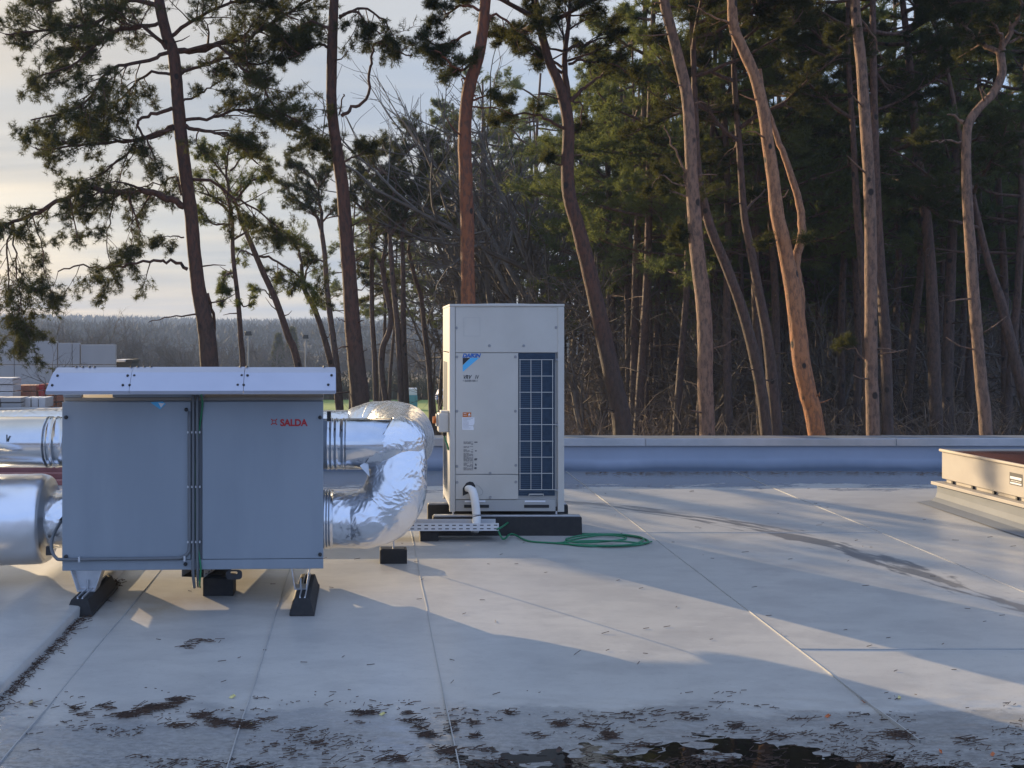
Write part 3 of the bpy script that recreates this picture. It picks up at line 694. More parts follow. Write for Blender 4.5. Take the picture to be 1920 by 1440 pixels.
B(G().tube(catmull([(px3(308),VY-.11,pz3(1174)),(px3(306),VY-.13,pz3(1195)),(px3(300),VY-.16,pz3(1220)),(px3(292),VY-.19,pz3(1240))]), .035, 14), 'wrapped_pipe', m_lag, smooth=True)
B(G().cyl((px3(307),VY-.11,pz3(1172)),(px3(308),VY-.112,pz3(1176)),.037,14), 'pipe_tape', m_plast)
# isolator switch on the left side
sw = empty('isolator_switch', ((px3(118)+px3(170))/2, VY+.1, pz3(750)), 'small grey isolator box with an orange knob on the unit side', 'switch box')
SX1 = X0-.002; SX0 = px3(118)
G().box(SX0,SX1,VY+.03,VY+.20,pz3(752),pz3(652)).build('switch_housing', m_vrv, sw, bevel=.010)
G().box(SX0+.02,SX1,VY+.05,VY+.18,pz3(652),pz3(640)).build('switch_housing', m_vrv, sw, bevel=.004)
G().box(px3(108),SX0-.0005,VY+.06,VY+.17,pz3(722),pz3(660)).build('switch_plate', m_vrvd, sw, bevel=.002)
G().cyl((px3(109),VY+.115,pz3(690)),(px3(92),VY+.115,pz3(690)),.030,12).build('rotary_knob', m_orange, sw)
G().cyl((px3(152),VY+.09,pz3(752)),(px3(152),VY+.09,pz3(772)),.017,12).build('cable_gland', m_plast, sw)
G().tube(catmull([(px3(152),VY+.09,pz3(772)),(px3(156),VY+.07,pz3(795)),(px3(166),VY+.05,pz3(820)),(px3(171),VY+.045,pz3(845))]), .008, 8).build('green_lead', m_green, sw, smooth=True)
# mounting rails
for (nm, xa, xb, ya, hh) in (('black mounting beam under the front of the white unit', .53, 1.745, 8.70, .152), ('black mounting beam under the rear of the white unit', .517, 1.733, 9.24, .157)):
    root = empty('mounting_beam', ((xa+xb)/2, ya, roofz(ya)), nm, 'mounting beam', 'black rubber mounting beams')
    g = G(); z = roofz(ya)
    g.prism([(xa,ya-.02,z-.004),(xa,ya+.13,z-.004),(xa,ya+.11,z+hh),(xa,ya,z+hh)][::-1], (xb-xa,0,0)); g.build('rubber_beam', m_black, root, bevel=.006)
    G().box(xa+.01,xb-.01,ya+.03,ya+.08,z+hh+.0005,z+hh+.012).build('channel_rail', m_galv, root)

# ------------------------------------------------------------------ green hose
hs = empty('green_hose', (1.9, gy(1018), roofz(gy(1018))), 'thin green hose coiled on the roof beside the unit', 'hose')
def gp(px, py, dz=.012): 
    Y = gy(py); return (( px-VPX)/F*Y, Y, roofz(Y)+dz)
h1 = [(1.02,8.50,.245),(1.05,8.46,.26),gp(975,989,.09),gp(1010,991,.03),gp(1050,998),gp(1090,1003),gp(1150,1005),gp(1195,1010),gp(1215,1017),gp(1200,1024),gp(1150,1027),gp(1090,1026),gp(1058,1020),gp(1085,1012),gp(1130,1008,.02),gp(1165,1011,.022),gp(1172,1016,.022),gp(1130,1021,.022),gp(1080,1022,.022),gp(1062,1016,.022),
      gp(1100,1008,.022),gp(1160,1007,.022),gp(1205,1014,.022),gp(1190,1025,.022),gp(1140,1028,.02),gp(1080,1024,.012),gp(1040,1021),gp(990,1017),gp(960,1008,.03),(1.06,8.36,.19),(1.03,8.47,.245)]
G().tube(catmull(h1, 8), .0075, 8).build('hose_loop', m_green, hs, smooth=True)
G().tube(catmull([gp(1040,1021),gp(1100,1021,.03),gp(1160,1022,.03),gp(1205,1023,.02),gp(1222,1018)], 8), .0065, 8).build('hose_end', m_green, hs, smooth=True)

# ------------------------------------------------------------------ skylight curb
SXL = 5.50; SYF = 10.29
sk = empty('roof_hatch', (SXL+1.1, 8.4, roofz(8.4)), 'cream coloured rectangular roof hatch on a membrane covered curb', 'roof hatch')
YN = 6.9; XR = SXL+2.2
zc = lambda y: 0
g = G().box(SXL+.035,XR,YN,SYF,.412,.682); g.build('hatch_frame', m_cream, sk, bevel=.006)
G().box(SXL+.06,XR-.03,YN+.02,SYF-.04,.381,.411).build('frame_foot', m_cream, sk)
G().tube([(SXL+.02,YN-.02,.686),(SXL+.02,SYF,.686)], .014, 10).build('top_rim', m_cream, sk, smooth=True)
G().tube([(SXL+.02,SYF,.686),(XR+.02,SYF,.686)], .010, 10).build('top_rim', m_cream, sk, smooth=True)
G().box(SXL-.045,XR+.04,YN-.04,SYF+.05,.350,.380).build('flange', m_cream, sk, bevel=.003)
g = G(); n = 12; vs = []
for j in range(n+1):
    for i in range(n+1):
        u, v = i/n, j/n; vs.append((SXL+.05+u*(XR-SXL-.1), YN+.05+v*(SYF-YN-.1), .683+.03*(math.sin(math.pi*u)*math.sin(math.pi*v))**.5))
g.add(vs, [(j*(n+1)+i, j*(n+1)+i+1, (j+1)*(n+1)+i+1, (j+1)*(n+1)+i) for j in range(n) for i in range(n)]); g.build('brown_dome', m_brown, sk, smooth=True)
for k in range(9):
    y = 10.12-k*.335
    G().box(SXL+.040,SXL+.058,y-.012,y+.012,.381,.408).build('fixing_clip', m_plast, sk)
g = G(); vs = []; m_ = 5; n = 50
for i in range(n+1):
    y = YN-.04+(SYF+.02-YN+.04)*i/n; s_ = .02*mnoise.noise((y*1.4,2,2))
    for (dx,dz) in ((-.20-s_,.004),(-.06-s_,.018),(-.015-s_*.6,.05),(.0,.10),(.0,.349-roofz(y))): vs.append((SXL+dx, y, roofz(y)+dz))
g.add(vs, [(i*m_+k,(i+1)*m_+k,(i+1)*m_+k+1,i*m_+k+1) for i in range(n) for k in range(m_-1)])
g.box(SXL+.001,XR,YN-.02,SYF+.02,.0,.348)
g.build('membrane_curb', m_curb, sk, smooth=False)
# name plate
def lab(y0,y1,z0,z1,d,name,mat): return G().box(SXL+.035-d,SXL+.034,y0,y1,z0,z1).build(name, mat, sk)
lab(9.02,9.20,.505,.610,.002,'name_plate',m_plast); lab(9.03,9.19,.556,.578,.003,'plate_print',m_white); lab(9.03,9.19,.515,.528,.003,'plate_print',m_white)
lab(9.04,9.18,.538,.544,.003,'plate_print',m_screw)

# ================================================================== LANDSCAPE
m_ground = M('forest_floor', (.075,.055,.035), .95, 0, (.12,.09,.055), .35, 8, bump=.6, bs=2, bd=.1)
m_grass = M('meadow_grass', (.16,.24,.05), .9, 0, (.24,.30,.08), .6, 8, bump=.5, bs=6, bd=.05)
m_hill = M('hill_woodland', (.045,.04,.035), .95, 0, (.085,.07,.055), .05, 8, stretch=(1,.4,1))
g = G(); g.add([(-2500,-200,GZ),(2500,-200,GZ),(2500,4000,GZ),(-2500,4000,GZ)], [(0,1,2,3)])
tag(g.build('ground', m_ground), 'leaf littered ground around the building', None, kind='structure')
g = G(); g.add([(-26,72,GZ+.03),(9,72,GZ+.03),(12,93,GZ+.03),(-40,93,GZ+.03)], [(0,1,2,3)])
tag(g.build('meadow', m_grass), 'bright green strip of meadow beyond the pines', None, kind='structure')
def ridge(name, Y0, depth, hfun, x0, x1, nx_, label, bump):
    g = G(); vs = []; ny = 14
    for j in range(ny+1):
        v = j/ny
        for i in range(nx_+1):
            x = x0+(x1-x0)*i/nx_; y = Y0+depth*v
            z = GZ+hfun(x)*math.sin(math.pi*min(1,v*1.0)*.5+.0)+bump*(mnoise.noise((x*.06,y*.06,1))+.7*mnoise.noise((x*.2,y*.2,5)))*min(1,v*4)
            vs.append((x,y,z))
    n1 = nx_+1
    g.add(vs, [(j*n1+i,j*n1+i+1,(j+1)*n1+i+1,(j+1)*n1+i) for j in range(ny) for i in range(nx_)])
    return tag(g.build(name, m_hill), label, None, kind='structure')
ridge('hill', 560, 260, lambda x: 14+4*mnoise.noise((x*.006,0,0))+(3 if x < 0 else 0), -700, 900, 400, 'low wooded hill on the horizon', 1.8)
ridge('hill', 330, 120, lambda x: 7.0+2.2*mnoise.noise((x*.012,3,0)), -500, 600, 400, 'nearer wooded rise below the horizon', 1.4)

# ------------------------------------------------------------------ fast mesh for foliage
def fast_mesh(name, V3, mat):
    """V3: (n,3,3) triangles"""
    n = len(V3); me = bpy.data.meshes.new(name)
    me.vertices.add(n*3); me.vertices.foreach_set('co', V3.reshape(-1).astype(np.float32))
    me.loops.add(n*3); me.loops.foreach_set('vertex_index', np.arange(n*3, dtype=np.int32))
    me.polygons.add(n); me.polygons.foreach_set('loop_start', np.arange(0, n*3, 3, dtype=np.int32))
    me.update(calc_edges=True); me.materials.append(mat); return me
def needles(tufts, K, ln, wd, spread=1.0, seed=0):
    """tufts: list of (pos, dir); K needle blades each"""
    rs = np.random.RandomState(seed)
    C = np.array([t[0] for t in tufts], dtype=float); D = np.array([t[1] for t in tufts], dtype=float)
    n = len(C); C = np.repeat(C, K, 0); D = np.repeat(D, K, 0)
    q = rs.normal(size=(n*K,3)); q /= np.linalg.norm(q, axis=1)[:,None]
    d = D*.55+q*spread; d /= np.linalg.norm(d, axis=1)[:,None]
    C = C+D*rs.uniform(-.5,.5,(n*K,1))*ln
    s = np.cross(d, rs.normal(size=(n*K,3))); s /= (np.linalg.norm(s, axis=1)[:,None]+1e-9)
    l = ln*rs.uniform(.6,1.15,(n*K,1)); w2 = wd*rs.uniform(.7,1.3,(n*K,1))/2
    return np.stack([C-s*w2, C+s*w2, C+d*l], axis=1)
def leaf_mat(name, c1, c2, trans=(.14,.17,.03)):
    m = bpy.data.materials.new(name); m.use_nodes = True; nt = m.node_tree; N = nt.nodes; L = nt.links; N.clear()
    o = N.new('ShaderNodeOutputMaterial'); d = N.new('ShaderNodeBsdfDiffuse'); t = N.new('ShaderNodeBsdfTranslucent'); x = N.new('ShaderNodeMixShader')
    geo = N.new('ShaderNodeNewGeometry'); n = N.new('ShaderNodeTexNoise'); n.inputs['Scale'].default_value = .9; n.inputs['Detail'].default_value = 3; L.new(geo.outputs['Position'], n.inputs['Vector'])
    oi = N.new('ShaderNodeObjectInfo')
    f = mth(nt, 'ADD', n.outputs[0], mth(nt, 'MULTIPLY', mth(nt, 'SUBTRACT', oi.outputs['Random'], .5), .35))
    r = N.new('ShaderNodeValToRGB'); r.color_ramp.elements[0].position = .35; r.color_ramp.elements[0].color = (*c1,1); r.color_ramp.elements[1].position = .68; r.color_ramp.elements[1].color = (*c2,1)
    L.new(f, r.inputs[0]); L.new(r.outputs[0], d.inputs[0]); t.inputs[0].default_value = (*trans,1)
    x.inputs[0].default_value = .38; L.new(d.outputs[0], x.inputs[1]); L.new(t.outputs[0], x.inputs[2]); L.new(x.outputs[0], o.inputs[0]); return m
m_ndl = leaf_mat('pine_needles', (.016,.027,.015), (.058,.070,.030), (.11,.11,.035))
m_ndl3 = leaf_mat('wood_pine_needles', (.034,.060,.035), (.150,.175,.070), (.22,.25,.07))
m_ndl2 = leaf_mat('light_pine_needles', (.040,.065,.022), (.105,.125,.040), (.20,.22,.05))
def bark(name, low, high, z0, z1, plate=(.03,.022,.018), amt=.7):
    m = bpy.data.materials.new(name); m.use_nodes = True; nt = m.node_tree; N = nt.nodes; L = nt.links; b = N['Principled BSDF']
    b.inputs['Roughness'].default_value = .8
    geo = N.new('ShaderNodeNewGeometry'); s = N.new('ShaderNodeSeparateXYZ'); L.new(geo.outputs['Position'], s.inputs[0])
    n0 = N.new('ShaderNodeTexNoise'); n0.inputs['Scale'].default_value = 1.2; L.new(geo.outputs['Position'], n0.inputs['Vector'])
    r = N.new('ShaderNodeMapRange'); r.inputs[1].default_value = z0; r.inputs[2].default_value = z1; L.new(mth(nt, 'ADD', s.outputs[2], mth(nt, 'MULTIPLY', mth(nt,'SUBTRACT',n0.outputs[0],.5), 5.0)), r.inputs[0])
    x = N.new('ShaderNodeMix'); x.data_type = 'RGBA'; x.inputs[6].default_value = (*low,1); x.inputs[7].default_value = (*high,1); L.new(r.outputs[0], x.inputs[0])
    mp = N.new('ShaderNodeMapping'); mp.inputs['Scale'].default_value = (11,11,4.0); L.new(geo.outputs['Position'], mp.inputs[0])
    v = N.new('ShaderNodeTexNoise'); v.inputs['Scale'].default_value = 1.6; v.inputs['Detail'].default_value = 6; v.inputs['Roughness'].default_value = .7; L.new(mp.outputs[0], v.inputs['Vector'])
    rr = N.new('ShaderNodeMapRange'); rr.inputs[1].default_value = .46; rr.inputs[2].default_value = .58; rr.inputs[3].default_value = 0; rr.inputs[4].default_value = amt; L.new(v.outputs[0], rr.inputs[0])
    y = N.new('ShaderNodeMix'); y.data_type = 'RGBA'; L.new(rr.outputs[0], y.inputs[0]); L.new(x.outputs[2], y.inputs[6]); y.inputs[7].default_value = (*plate,1)
    vo = N.new('ShaderNodeTexVoronoi'); vo.inputs['Scale'].default_value = 1.0; mv = N.new('ShaderNodeMapping'); mv.inputs['Scale'].default_value = (2.6,2.6,2.0); L.new(geo.outputs['Position'], mv.inputs[0]); L.new(mv.outputs[0], vo.inputs['Vector'])
    kr = N.new('ShaderNodeMapRange'); kr.inputs[1].default_value = .16; kr.inputs[2].default_value = .11; L.new(vo.outputs['Distance'], kr.inputs[0])
    ky = N.new('ShaderNodeMix'); ky.data_type = 'RGBA'; L.new(kr.outputs[0], ky.inputs[0]); L.new(y.outputs[2], ky.inputs[6]); ky.inputs[7].default_value = (.02,.014,.011,1)
    L.new(ky.outputs[2], b.inputs['Base Color'])
    bu = N.new('ShaderNodeBump'); bu.inputs['Strength'].default_value = .9; bu.inputs['Distance'].default_value = .04; bu.invert = True; L.new(v.outputs[0], bu.inputs['Height']); L.new(bu.outputs[0], b.inputs['Normal'])
    return m
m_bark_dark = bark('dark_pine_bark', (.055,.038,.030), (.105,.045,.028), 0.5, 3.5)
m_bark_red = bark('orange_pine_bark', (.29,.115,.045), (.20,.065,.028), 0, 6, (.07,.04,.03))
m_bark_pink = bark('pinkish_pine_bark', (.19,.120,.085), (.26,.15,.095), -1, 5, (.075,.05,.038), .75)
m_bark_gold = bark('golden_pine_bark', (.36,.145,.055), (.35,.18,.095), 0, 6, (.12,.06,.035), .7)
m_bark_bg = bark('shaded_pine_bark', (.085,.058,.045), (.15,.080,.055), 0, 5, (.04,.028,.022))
m_twig = M('grey_twig_bark', (.085,.07,.058), .9, 0, (.14,.12,.10), 3)
m_brush = M('brown_brush_twigs', (.12,.088,.062), .9, 0, (.22,.165,.12), 1.2)

# ------------------------------------------------------------------ branching
def rv(rg, s=1.0): return Vector((rg.gauss(0,s), rg.gauss(0,s), rg.gauss(0,s)))
def kids(pts, L, r, lvl, W, T, rg, cfg, t0=.28):
    k = cfg['kids'][lvl]; m = len(pts)-1
    for i in range(k):
        t = t0+(1-t0)*((i+rg.random())/k); f = t*m; a = min(int(f), m-1); p = pts[a].lerp(pts[a+1], f-a)
        d = (pts[a+1]-pts[a]).normalized()
        side = d.cross(Vector((0,0,1))); 
        if side.length < .1: side = rv(rg)
        side.normalize(); side *= rg.choice((-1,1))
        nd = (d*rg.uniform(.3,1.0)+side*rg.uniform(.3,1.1)+Vector((0,0,rg.uniform(*cfg['up'])))+rv(rg,.18)).normalized()
        grow(p, nd, L*cfg['ratio'][lvl]*rg.uniform(.55,1.1)*(1.15-.55*t), max(r*(1-.6*t)*.5, cfg['rmin']), lvl+1, W, T, rg, cfg)
def grow(p, d, L, r, lvl, W, T, rg, cfg):
    n = (7,4,3)[lvl]; pts = [p.copy()]; d = d.copy()
    for i in range(n):
        d = (d+rv(rg,.16 if lvl else .13)+Vector((0,0,cfg['lift']))).normalized(); p = p+d*(L/n); pts.append(p)
    W.tube(pts, [r*(1-.75*i/n) for i in range(n+1)], (6,4,3)[lvl], cap=False)
    if lvl >= cfg['last']:
        m = cfg['tufts']
        for i in range(m):
            t = .25+.75*(i+.5*rg.random()+.5)/m; f = min(t,1)*n; a = min(int(f), n-1)
            q = pts[a].lerp(pts[a+1], f-a)+rv(rg,cfg['jit']); T.append((tuple(q), tuple((d+rv(rg,.4)+Vector((0,0,.35))).normalized())))
    else: kids(pts, L, r, lvl, W, T, rg, cfg)
CF = dict(kids=(11,6), ratio=(.36,.44), up=(-.25,.35), lift=.03, rmin=.006, last=2, tufts=7, jit=.04)
def cfg(**k): c = dict(CF); c.update(k); return c

def hero(name, label, Y, trunk, branches=(), top_ext=5.0, limbs=14, bmat=None, seed=0, K=22, ln=.098, wd=.0082, crown_y=-20, extra=(), c=None, nmat=None, ll=(2.0,3.4), group='tall pines beyond the parapet', knots=6):
    """trunk: (px, py, width px) from the top down; branches: ([(px,py),..], radius px, depth offset, leafiness, cfg)"""
    rg = random.Random(seed); s = Y/F
    pts = [at(px,py,Y) for px,py,_ in trunk]; rr = [w*s/2 for _,_,w in trunk]
    base = pts[-1].copy(); dirn = (pts[-1]-pts[-2]); dirn = dirn/abs(dirn.z)
    base = base+dirn*.6*(base.z-GZ); base.z = GZ
    allp = pts+[base]; allr = rr+[rr[-1]*1.25]
    # above the frame
    up = (pts[0]-pts[1]).normalized(); up = (up+Vector((0,0,.4))).normalized(); tp = [pts[0]+up*(top_ext*f)+rv(rg,.12)*f for f in (1,.66,.33)]
    tr = [rr[0]*f for f in (.25,.55,.8)]
    if top_ext > 0: allp = tp+allp; allr = tr+allr
    cr = catmull(allp, 9); crr = list(np.interp(np.linspace(0,len(allr)-1,len(cr)), range(len(allr)), allr))
    root = empty(name, tuple(base), label, 'tree', group)
    W = G(); T = []; m = len(cr)
    b0 = W.n; W.tube(cr, crr, 18, cap=False)
    for i in range(b0, W.n):   # bark relief and knots
        v = Vector(W.v[i]); a = (i-b0)//18; cc = cr[a]; q = v-cc
        W.v[i] = tuple(cc+q*(1+.05*mnoise.noise(v*3.0+Vector((seed,0,0)))+.035*mnoise.noise(v*9.0+Vector((seed,3,0)))))
    for k in range(knots):
        a = rg.randrange(3, m-2); dd = Vector((rg.choice((-1,1))*rg.uniform(.5,1), rg.uniform(-.9,.2), rg.uniform(-.2,.5))).normalized()
        l = rg.uniform(.12,.6); W.tube([cr[a]+dd*crr[a]*.5, cr[a]+dd*(crr[a]+l*.5), cr[a]+dd*(crr[a]+l)+Vector((0,0,rg.uniform(-.1,.15)))], [.018,.013,.006], 5)
    C0 = c or CF
    for br in branches:
        bp, rp, dY, leafy = br[:4]; bc = br[4] if len(br) > 4 else C0
        P = []
        for i,(px,py) in enumerate(bp): P.append(at(px,py,Y+dY*(i/max(1,len(bp)-1))))
        Ls = sum((P[i+1]-P[i]).length for i in range(len(P)-1)); cp = catmull(P, 4)
        for i in range(1,len(cp)): cp[i] = cp[i]+rv(rg,.018 if rp < 8 else .006)
        W.tube(cp, [rp*s*(1-.65*i/(len(cp)-1)) for i in range(len(cp))], 7, cap=False)
        if leafy:
            lc_ = dict(bc); lc_['kids'] = (max(3,int(Ls*bc.get('dens',5.6)*leafy)), bc['kids'][1]); lc_['ratio'] = (min(.62, 1.25/max(Ls,.8)), bc['ratio'][1])
            kids(cp, Ls, rp*s, 0, W, T, rg, lc_, t0=br[5] if len(br) > 5 else .22)
    for i in range(limbs):
        f = rg.random()**.8; idx = f*max(1,len(tp)*9-1) if top_ext > 0 else 0; a = min(int(idx), m-2); p = cr[a]
        th = rg.uniform(0,2*math.pi); d = Vector((math.cos(th), math.sin(th), rg.uniform(-.05,.5))).normalized()
        grow(p, d, rg.uniform(*ll), crr[a]*.45+.02, 0, W, T, rg, C0)
    W.build('trunk', bmat or m_bark_dark, root, smooth=True)
    if T:
        me = fast_mesh('crown', needles(T, K, ln, wd, 1.0, seed), nmat or m_ndl); o = bpy.data.objects.new('crown', me); COL.objects.link(o); o.parent = root; o.matrix_parent_inverse = wm(root).inverted()
    return root, cr, len(T)

droop = cfg(up=(-1.0,.15), lift=-.08)
flatc = cfg(up=(-.35,.45), lift=.02)
hero('pine_tree', 'dark branching pine in front of the open sky, rising behind the grey cabinet', 21.0,
     [(297,-10,19),(311,60,21),(325,100,22),(333,180,23),(338,240,24),(347,320,24),(358,400,25),(364,470,25),(372,540,27),(385,610,31),(393,690,34)],
     [([(345,387),(310,372),(265,358),(225,362),(160,352),(120,375),(60,405),(15,418),(0,424)], 7, -1.0, 1.1, droop, .18),
      ([(25,418),(28,460),(32,520),(38,570),(30,620)], 2, -.2, 1.3, droop, .1), ([(22,420),(14,480),(18,540),(26,600),(50,635)], 2, .3, 1.1, droop, .15), ([(60,405),(75,450),(85,500),(95,560)], 1.6, -.3, .8, droop, .2), ([(215,370),(205,420),(200,470),(215,520)], 1.6, .2, .9, droop, .2), ([(245,370),(250,430),(245,480)], 1.4, -.2, .8, droop, .2),
      ([(340,240+125),(330,330),(300,345),(255,352)], 2.5, 1.0, .8, droop, .3),
      ([(328,96),(385,90),(440,76),(480,62),(520,35),(570,5),(630,-30)], 6, .8, 1.3, flatc, .15),
      ([(312,92),(270,50),(235,53),(200,68),(130,125),(75,140)], 4, -.6, 1.2, flatc, .2),
      ([(302,48),(270,48),(215,60),(170,85),(120,110),(90,150)], 4, .6, 1.2, flatc, .2),
      ([(295,10),(240,0),(200,33),(140,52),(60,60),(8,66)], 5, .2, 1.3, flatc, .25),
      ([(297,0),(250,-20),(180,-25),(110,0),(70,20)], 4, .8, 1.2, flatc, .2),
      ([(323,90),(280,115),(220,125),(190,150),(150,200),(60,225)], 4, -1.2, 1.3, droop, .25),
      ([(322,140),(275,140),(240,170),(200,205),(150,215)], 3, 1.2, 1.3, droop, .25),
      ([(323,203),(285,215),(256,232),(275,262),(293,300)], 4, -.3, .6, droop, .4),
      ([(330,235),(280,258),(232,264),(170,268),(100,280),(65,278)], 4, .5, 1.3, flatc, .25),
      ([(330,240),(262,262),(225,300),(180,330),(140,340)], 3, -.8, 1.0, droop, .25),
      ([(348,235),(378,246),(415,250),(455,275),(485,310)], 4, -.5, 1.1, flatc, .2),
      ([(345,225),(400,220),(450,205),(520,230),(590,262)], 3.5, .6, 1.3, flatc, .2),
      ([(360,336),(395,340),(440,370),(480,392),(525,430)], 3.5, .3, .9, droop, .35),
      ([(338,98),(400,85),(440,115),(490,155),(515,205),(555,225),(585,265)], 3.5, -.6, 1.2, flatc, .25),
      ([(338,140),(372,122),(430,108),(500,118),(560,70)], 3.5, .9, 1.3, flatc, .2),
      ([(318,70),(360,40),(420,10),(490,5),(560,40)], 4, -.9, 1.3, flatc, .2),
      ([(340,192),(375,176),(400,160),(430,140)], 2.5, .2, 1, flatc, .3),
      ([(352,505),(320,490),(290,488),(240,496),(200,505),(155,498),(108,508)], 3.5, -.8, .45, droop, .35),
      ([(378,585),(350,592),(310,596),(280,605)], 2, -.3, 0), ([(345,445),(320,445),(290,450)], 1.6, 0, .3, droop),
      ([(388,550),(400,590),(404,640),(408,690)], 4, .5, 0)],
     top_ext=4.5, limbs=14, bmat=m_bark_dark, seed=3)
hero('pine_tree', 'straight dark pine trunk between the cabinet and the duct bend', 20.5,
     [(627,-10,17),(624,60,19),(622,130,20),(622,200,20),(630,270,22),(642,350,24),(648,430,26),(655,520,28),(662,620,31),(670,700,34),(676,770,36)],
     [([(640,218),(660,203),(685,188),(693,140),(697,100),(706,80),(730,90),(775,106)], 3.6, -.3, .25, cfg(tufts=1), .6),
      ([(636,35),(680,15),(720,40),(745,80)], 3, .4, 1.1, droop, .25), ([(637,30),(665,20),(690,45),(720,65)], 3, -.6, 1.1, droop, .3),
      ([(620,60),(585,40),(550,60),(520,100)], 3, .6, 1.2, flatc, .2), ([(620,90),(590,85),(560,100),(530,75)], 3, -.5, 1.2, flatc, .2),
      ([(632,300),(610,285),(585,272)], 2, 0, .3), ([(643,305),(670,290),(690,283)], 2.2, .3, .7), ([(636,215),(643,180),(647,178)], 1.8, 0, 0),
      ([(665,690),(680,660),(690,655)], 2, 0, 0), ([(660,620),(645,605),(630,595)], 1.6, 0, 0)],
     top_ext=5, limbs=18, bmat=m_bark_dark, seed=5, knots=14)
hero('pine_tree', 'orange barked pine rising directly behind the white unit', 19.0,
     [(911,-10,20),(905,60,21),(896,110,22),(882,155,24),(874,200,24),(871,260,25),(873,330,25),(876,420,26),(877,500,26),(878,600,28),(880,760,30)],
     [([(882,60),(850,80),(820,85),(800,75)], 3, .5, 1.7, flatc, .1), ([(885,120),(860,130),(835,110),(815,95)], 3, -.3, 1.7, flatc, .1),
      ([(905,20),(870,10),(840,25),(820,5)], 3, .3, 1.4, flatc, .1), ([(886,150),(868,145),(850,130)], 2, .3, 1.3, flatc, .1),
      ([(905,40),(940,30),(975,60),(1000,50)], 3, .6, 1.3, flatc, .15), ([(884,188),(910,181),(950,183)], 2.4, 0, .2), ([(884,200),(925,203),(960,215)], 1.8, .3, .15),
      ([(871,150),(868,148),(866,175)], 2, 0, 0)],
     top_ext=5, limbs=18, bmat=m_bark_red, seed=8)
r4 = hero('pine_tree', 'forked dark pine leaning left just right of the white unit', 20.0,
     [(1015,60,15),(1028,110,16),(1045,150,18),(1058,190,22),(1066,240,22),(1064,320,24),(1068,370,25),(1085,430,26),(1105,510,28),(1125,600,30),(1145,690,32),(1160,760,34),(1168,815,36)],
     [([(1062,215),(1062,170),(1058,110),(1065,50),(1070,-20)], 8, .5, .9, flatc, .35),
      ([(1015,60),(1010,20),(1000,-30)], 7, -.3, 1.3, flatc, .1),
      ([(1062,245),(1030,228),(1005,215),(960,212),(930,222)], 3.2, -.5, .35), ([(1070,190),(1095,165),(1120,145),(1132,137)], 4, -.3, .0),
      ([(1060,95),(1090,85),(1120,75),(1150,60)], 3.5, .4, 1.1, flatc, .15), ([(1066,120),(1100,115),(1150,118),(1180,140)], 3, -.4, .9, flatc, .25),
      ([(1040,120),(1010,110),(980,90)], 3, .3, 1.3, flatc, .15), ([(1062,180),(1090,200),(1086,240),(1080,250)], 2, .3, .5), ([(1066,315),(1040,305),(1020,295)], 2.4, .2, .2)],
     top_ext=2.5, limbs=8, bmat=m_bark_dark, seed=12)
hero('pine_tree', 'pinkish speckled pine trunk standing left of the two leaning golden trunks', 19.5,
     [(1243,-10,19),(1257,50,19),(1272,110,20),(1288,180,21),(1294,260,22),(1297,330,23),(1302,410,25),(1308,480,27),(1318,560,28),(1322,640,28),(1322,720,28),(1326,815,28)],
     [([(1245,10),(1230,5),(1222,8)], 2, 0, 0), ([(1290,330),(1270,290),(1255,255),(1243,235)], 2.2, -.3, 0), ([(1292,350),(1262,340),(1240,330),(1222,350)], 1.8, .3, .5),
      ([(1295,372),(1260,358),(1235,352)], 1.8, .4, .4), ([(1312,445),(1290,432),(1270,440)], 1.6, .2, .5)],
     top_ext=5.5, limbs=16, bmat=m_bark_pink, seed=17, knots=9)
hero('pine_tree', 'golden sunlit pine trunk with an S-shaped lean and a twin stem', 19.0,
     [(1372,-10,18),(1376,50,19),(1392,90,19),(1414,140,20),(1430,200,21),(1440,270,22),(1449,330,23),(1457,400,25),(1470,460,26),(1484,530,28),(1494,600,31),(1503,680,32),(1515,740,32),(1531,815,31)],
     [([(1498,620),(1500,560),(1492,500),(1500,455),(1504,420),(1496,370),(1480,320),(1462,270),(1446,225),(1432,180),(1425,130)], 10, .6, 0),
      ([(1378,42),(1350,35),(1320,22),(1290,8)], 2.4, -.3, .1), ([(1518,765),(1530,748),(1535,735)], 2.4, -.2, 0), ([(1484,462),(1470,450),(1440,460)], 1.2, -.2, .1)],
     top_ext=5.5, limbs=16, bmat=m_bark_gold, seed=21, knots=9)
hero('pine_tree', 'tall straight greyish pink pine trunk right of the golden twin trunks', 19.5,
     [(1603,-10,17),(1608,60,18),(1614,110,19),(1619,180,19),(1624,250,20),(1629,330,20),(1632,420,21),(1633,500,22),(1633,600,22),(1634,700,22),(1637,815,24)],
     [([(1608,70),(1596,62),(1580,66),(1565,80)], 1.8, .3, .5), ([(1625,690),(1605,655),(1570,652)], 1.6, .3, .15), ([(1612,35),(1640,70),(1650,110)], 2.2, .3, .6)],
     top_ext=5.5, limbs=16, bmat=m_bark_pink, seed=25, knots=8)
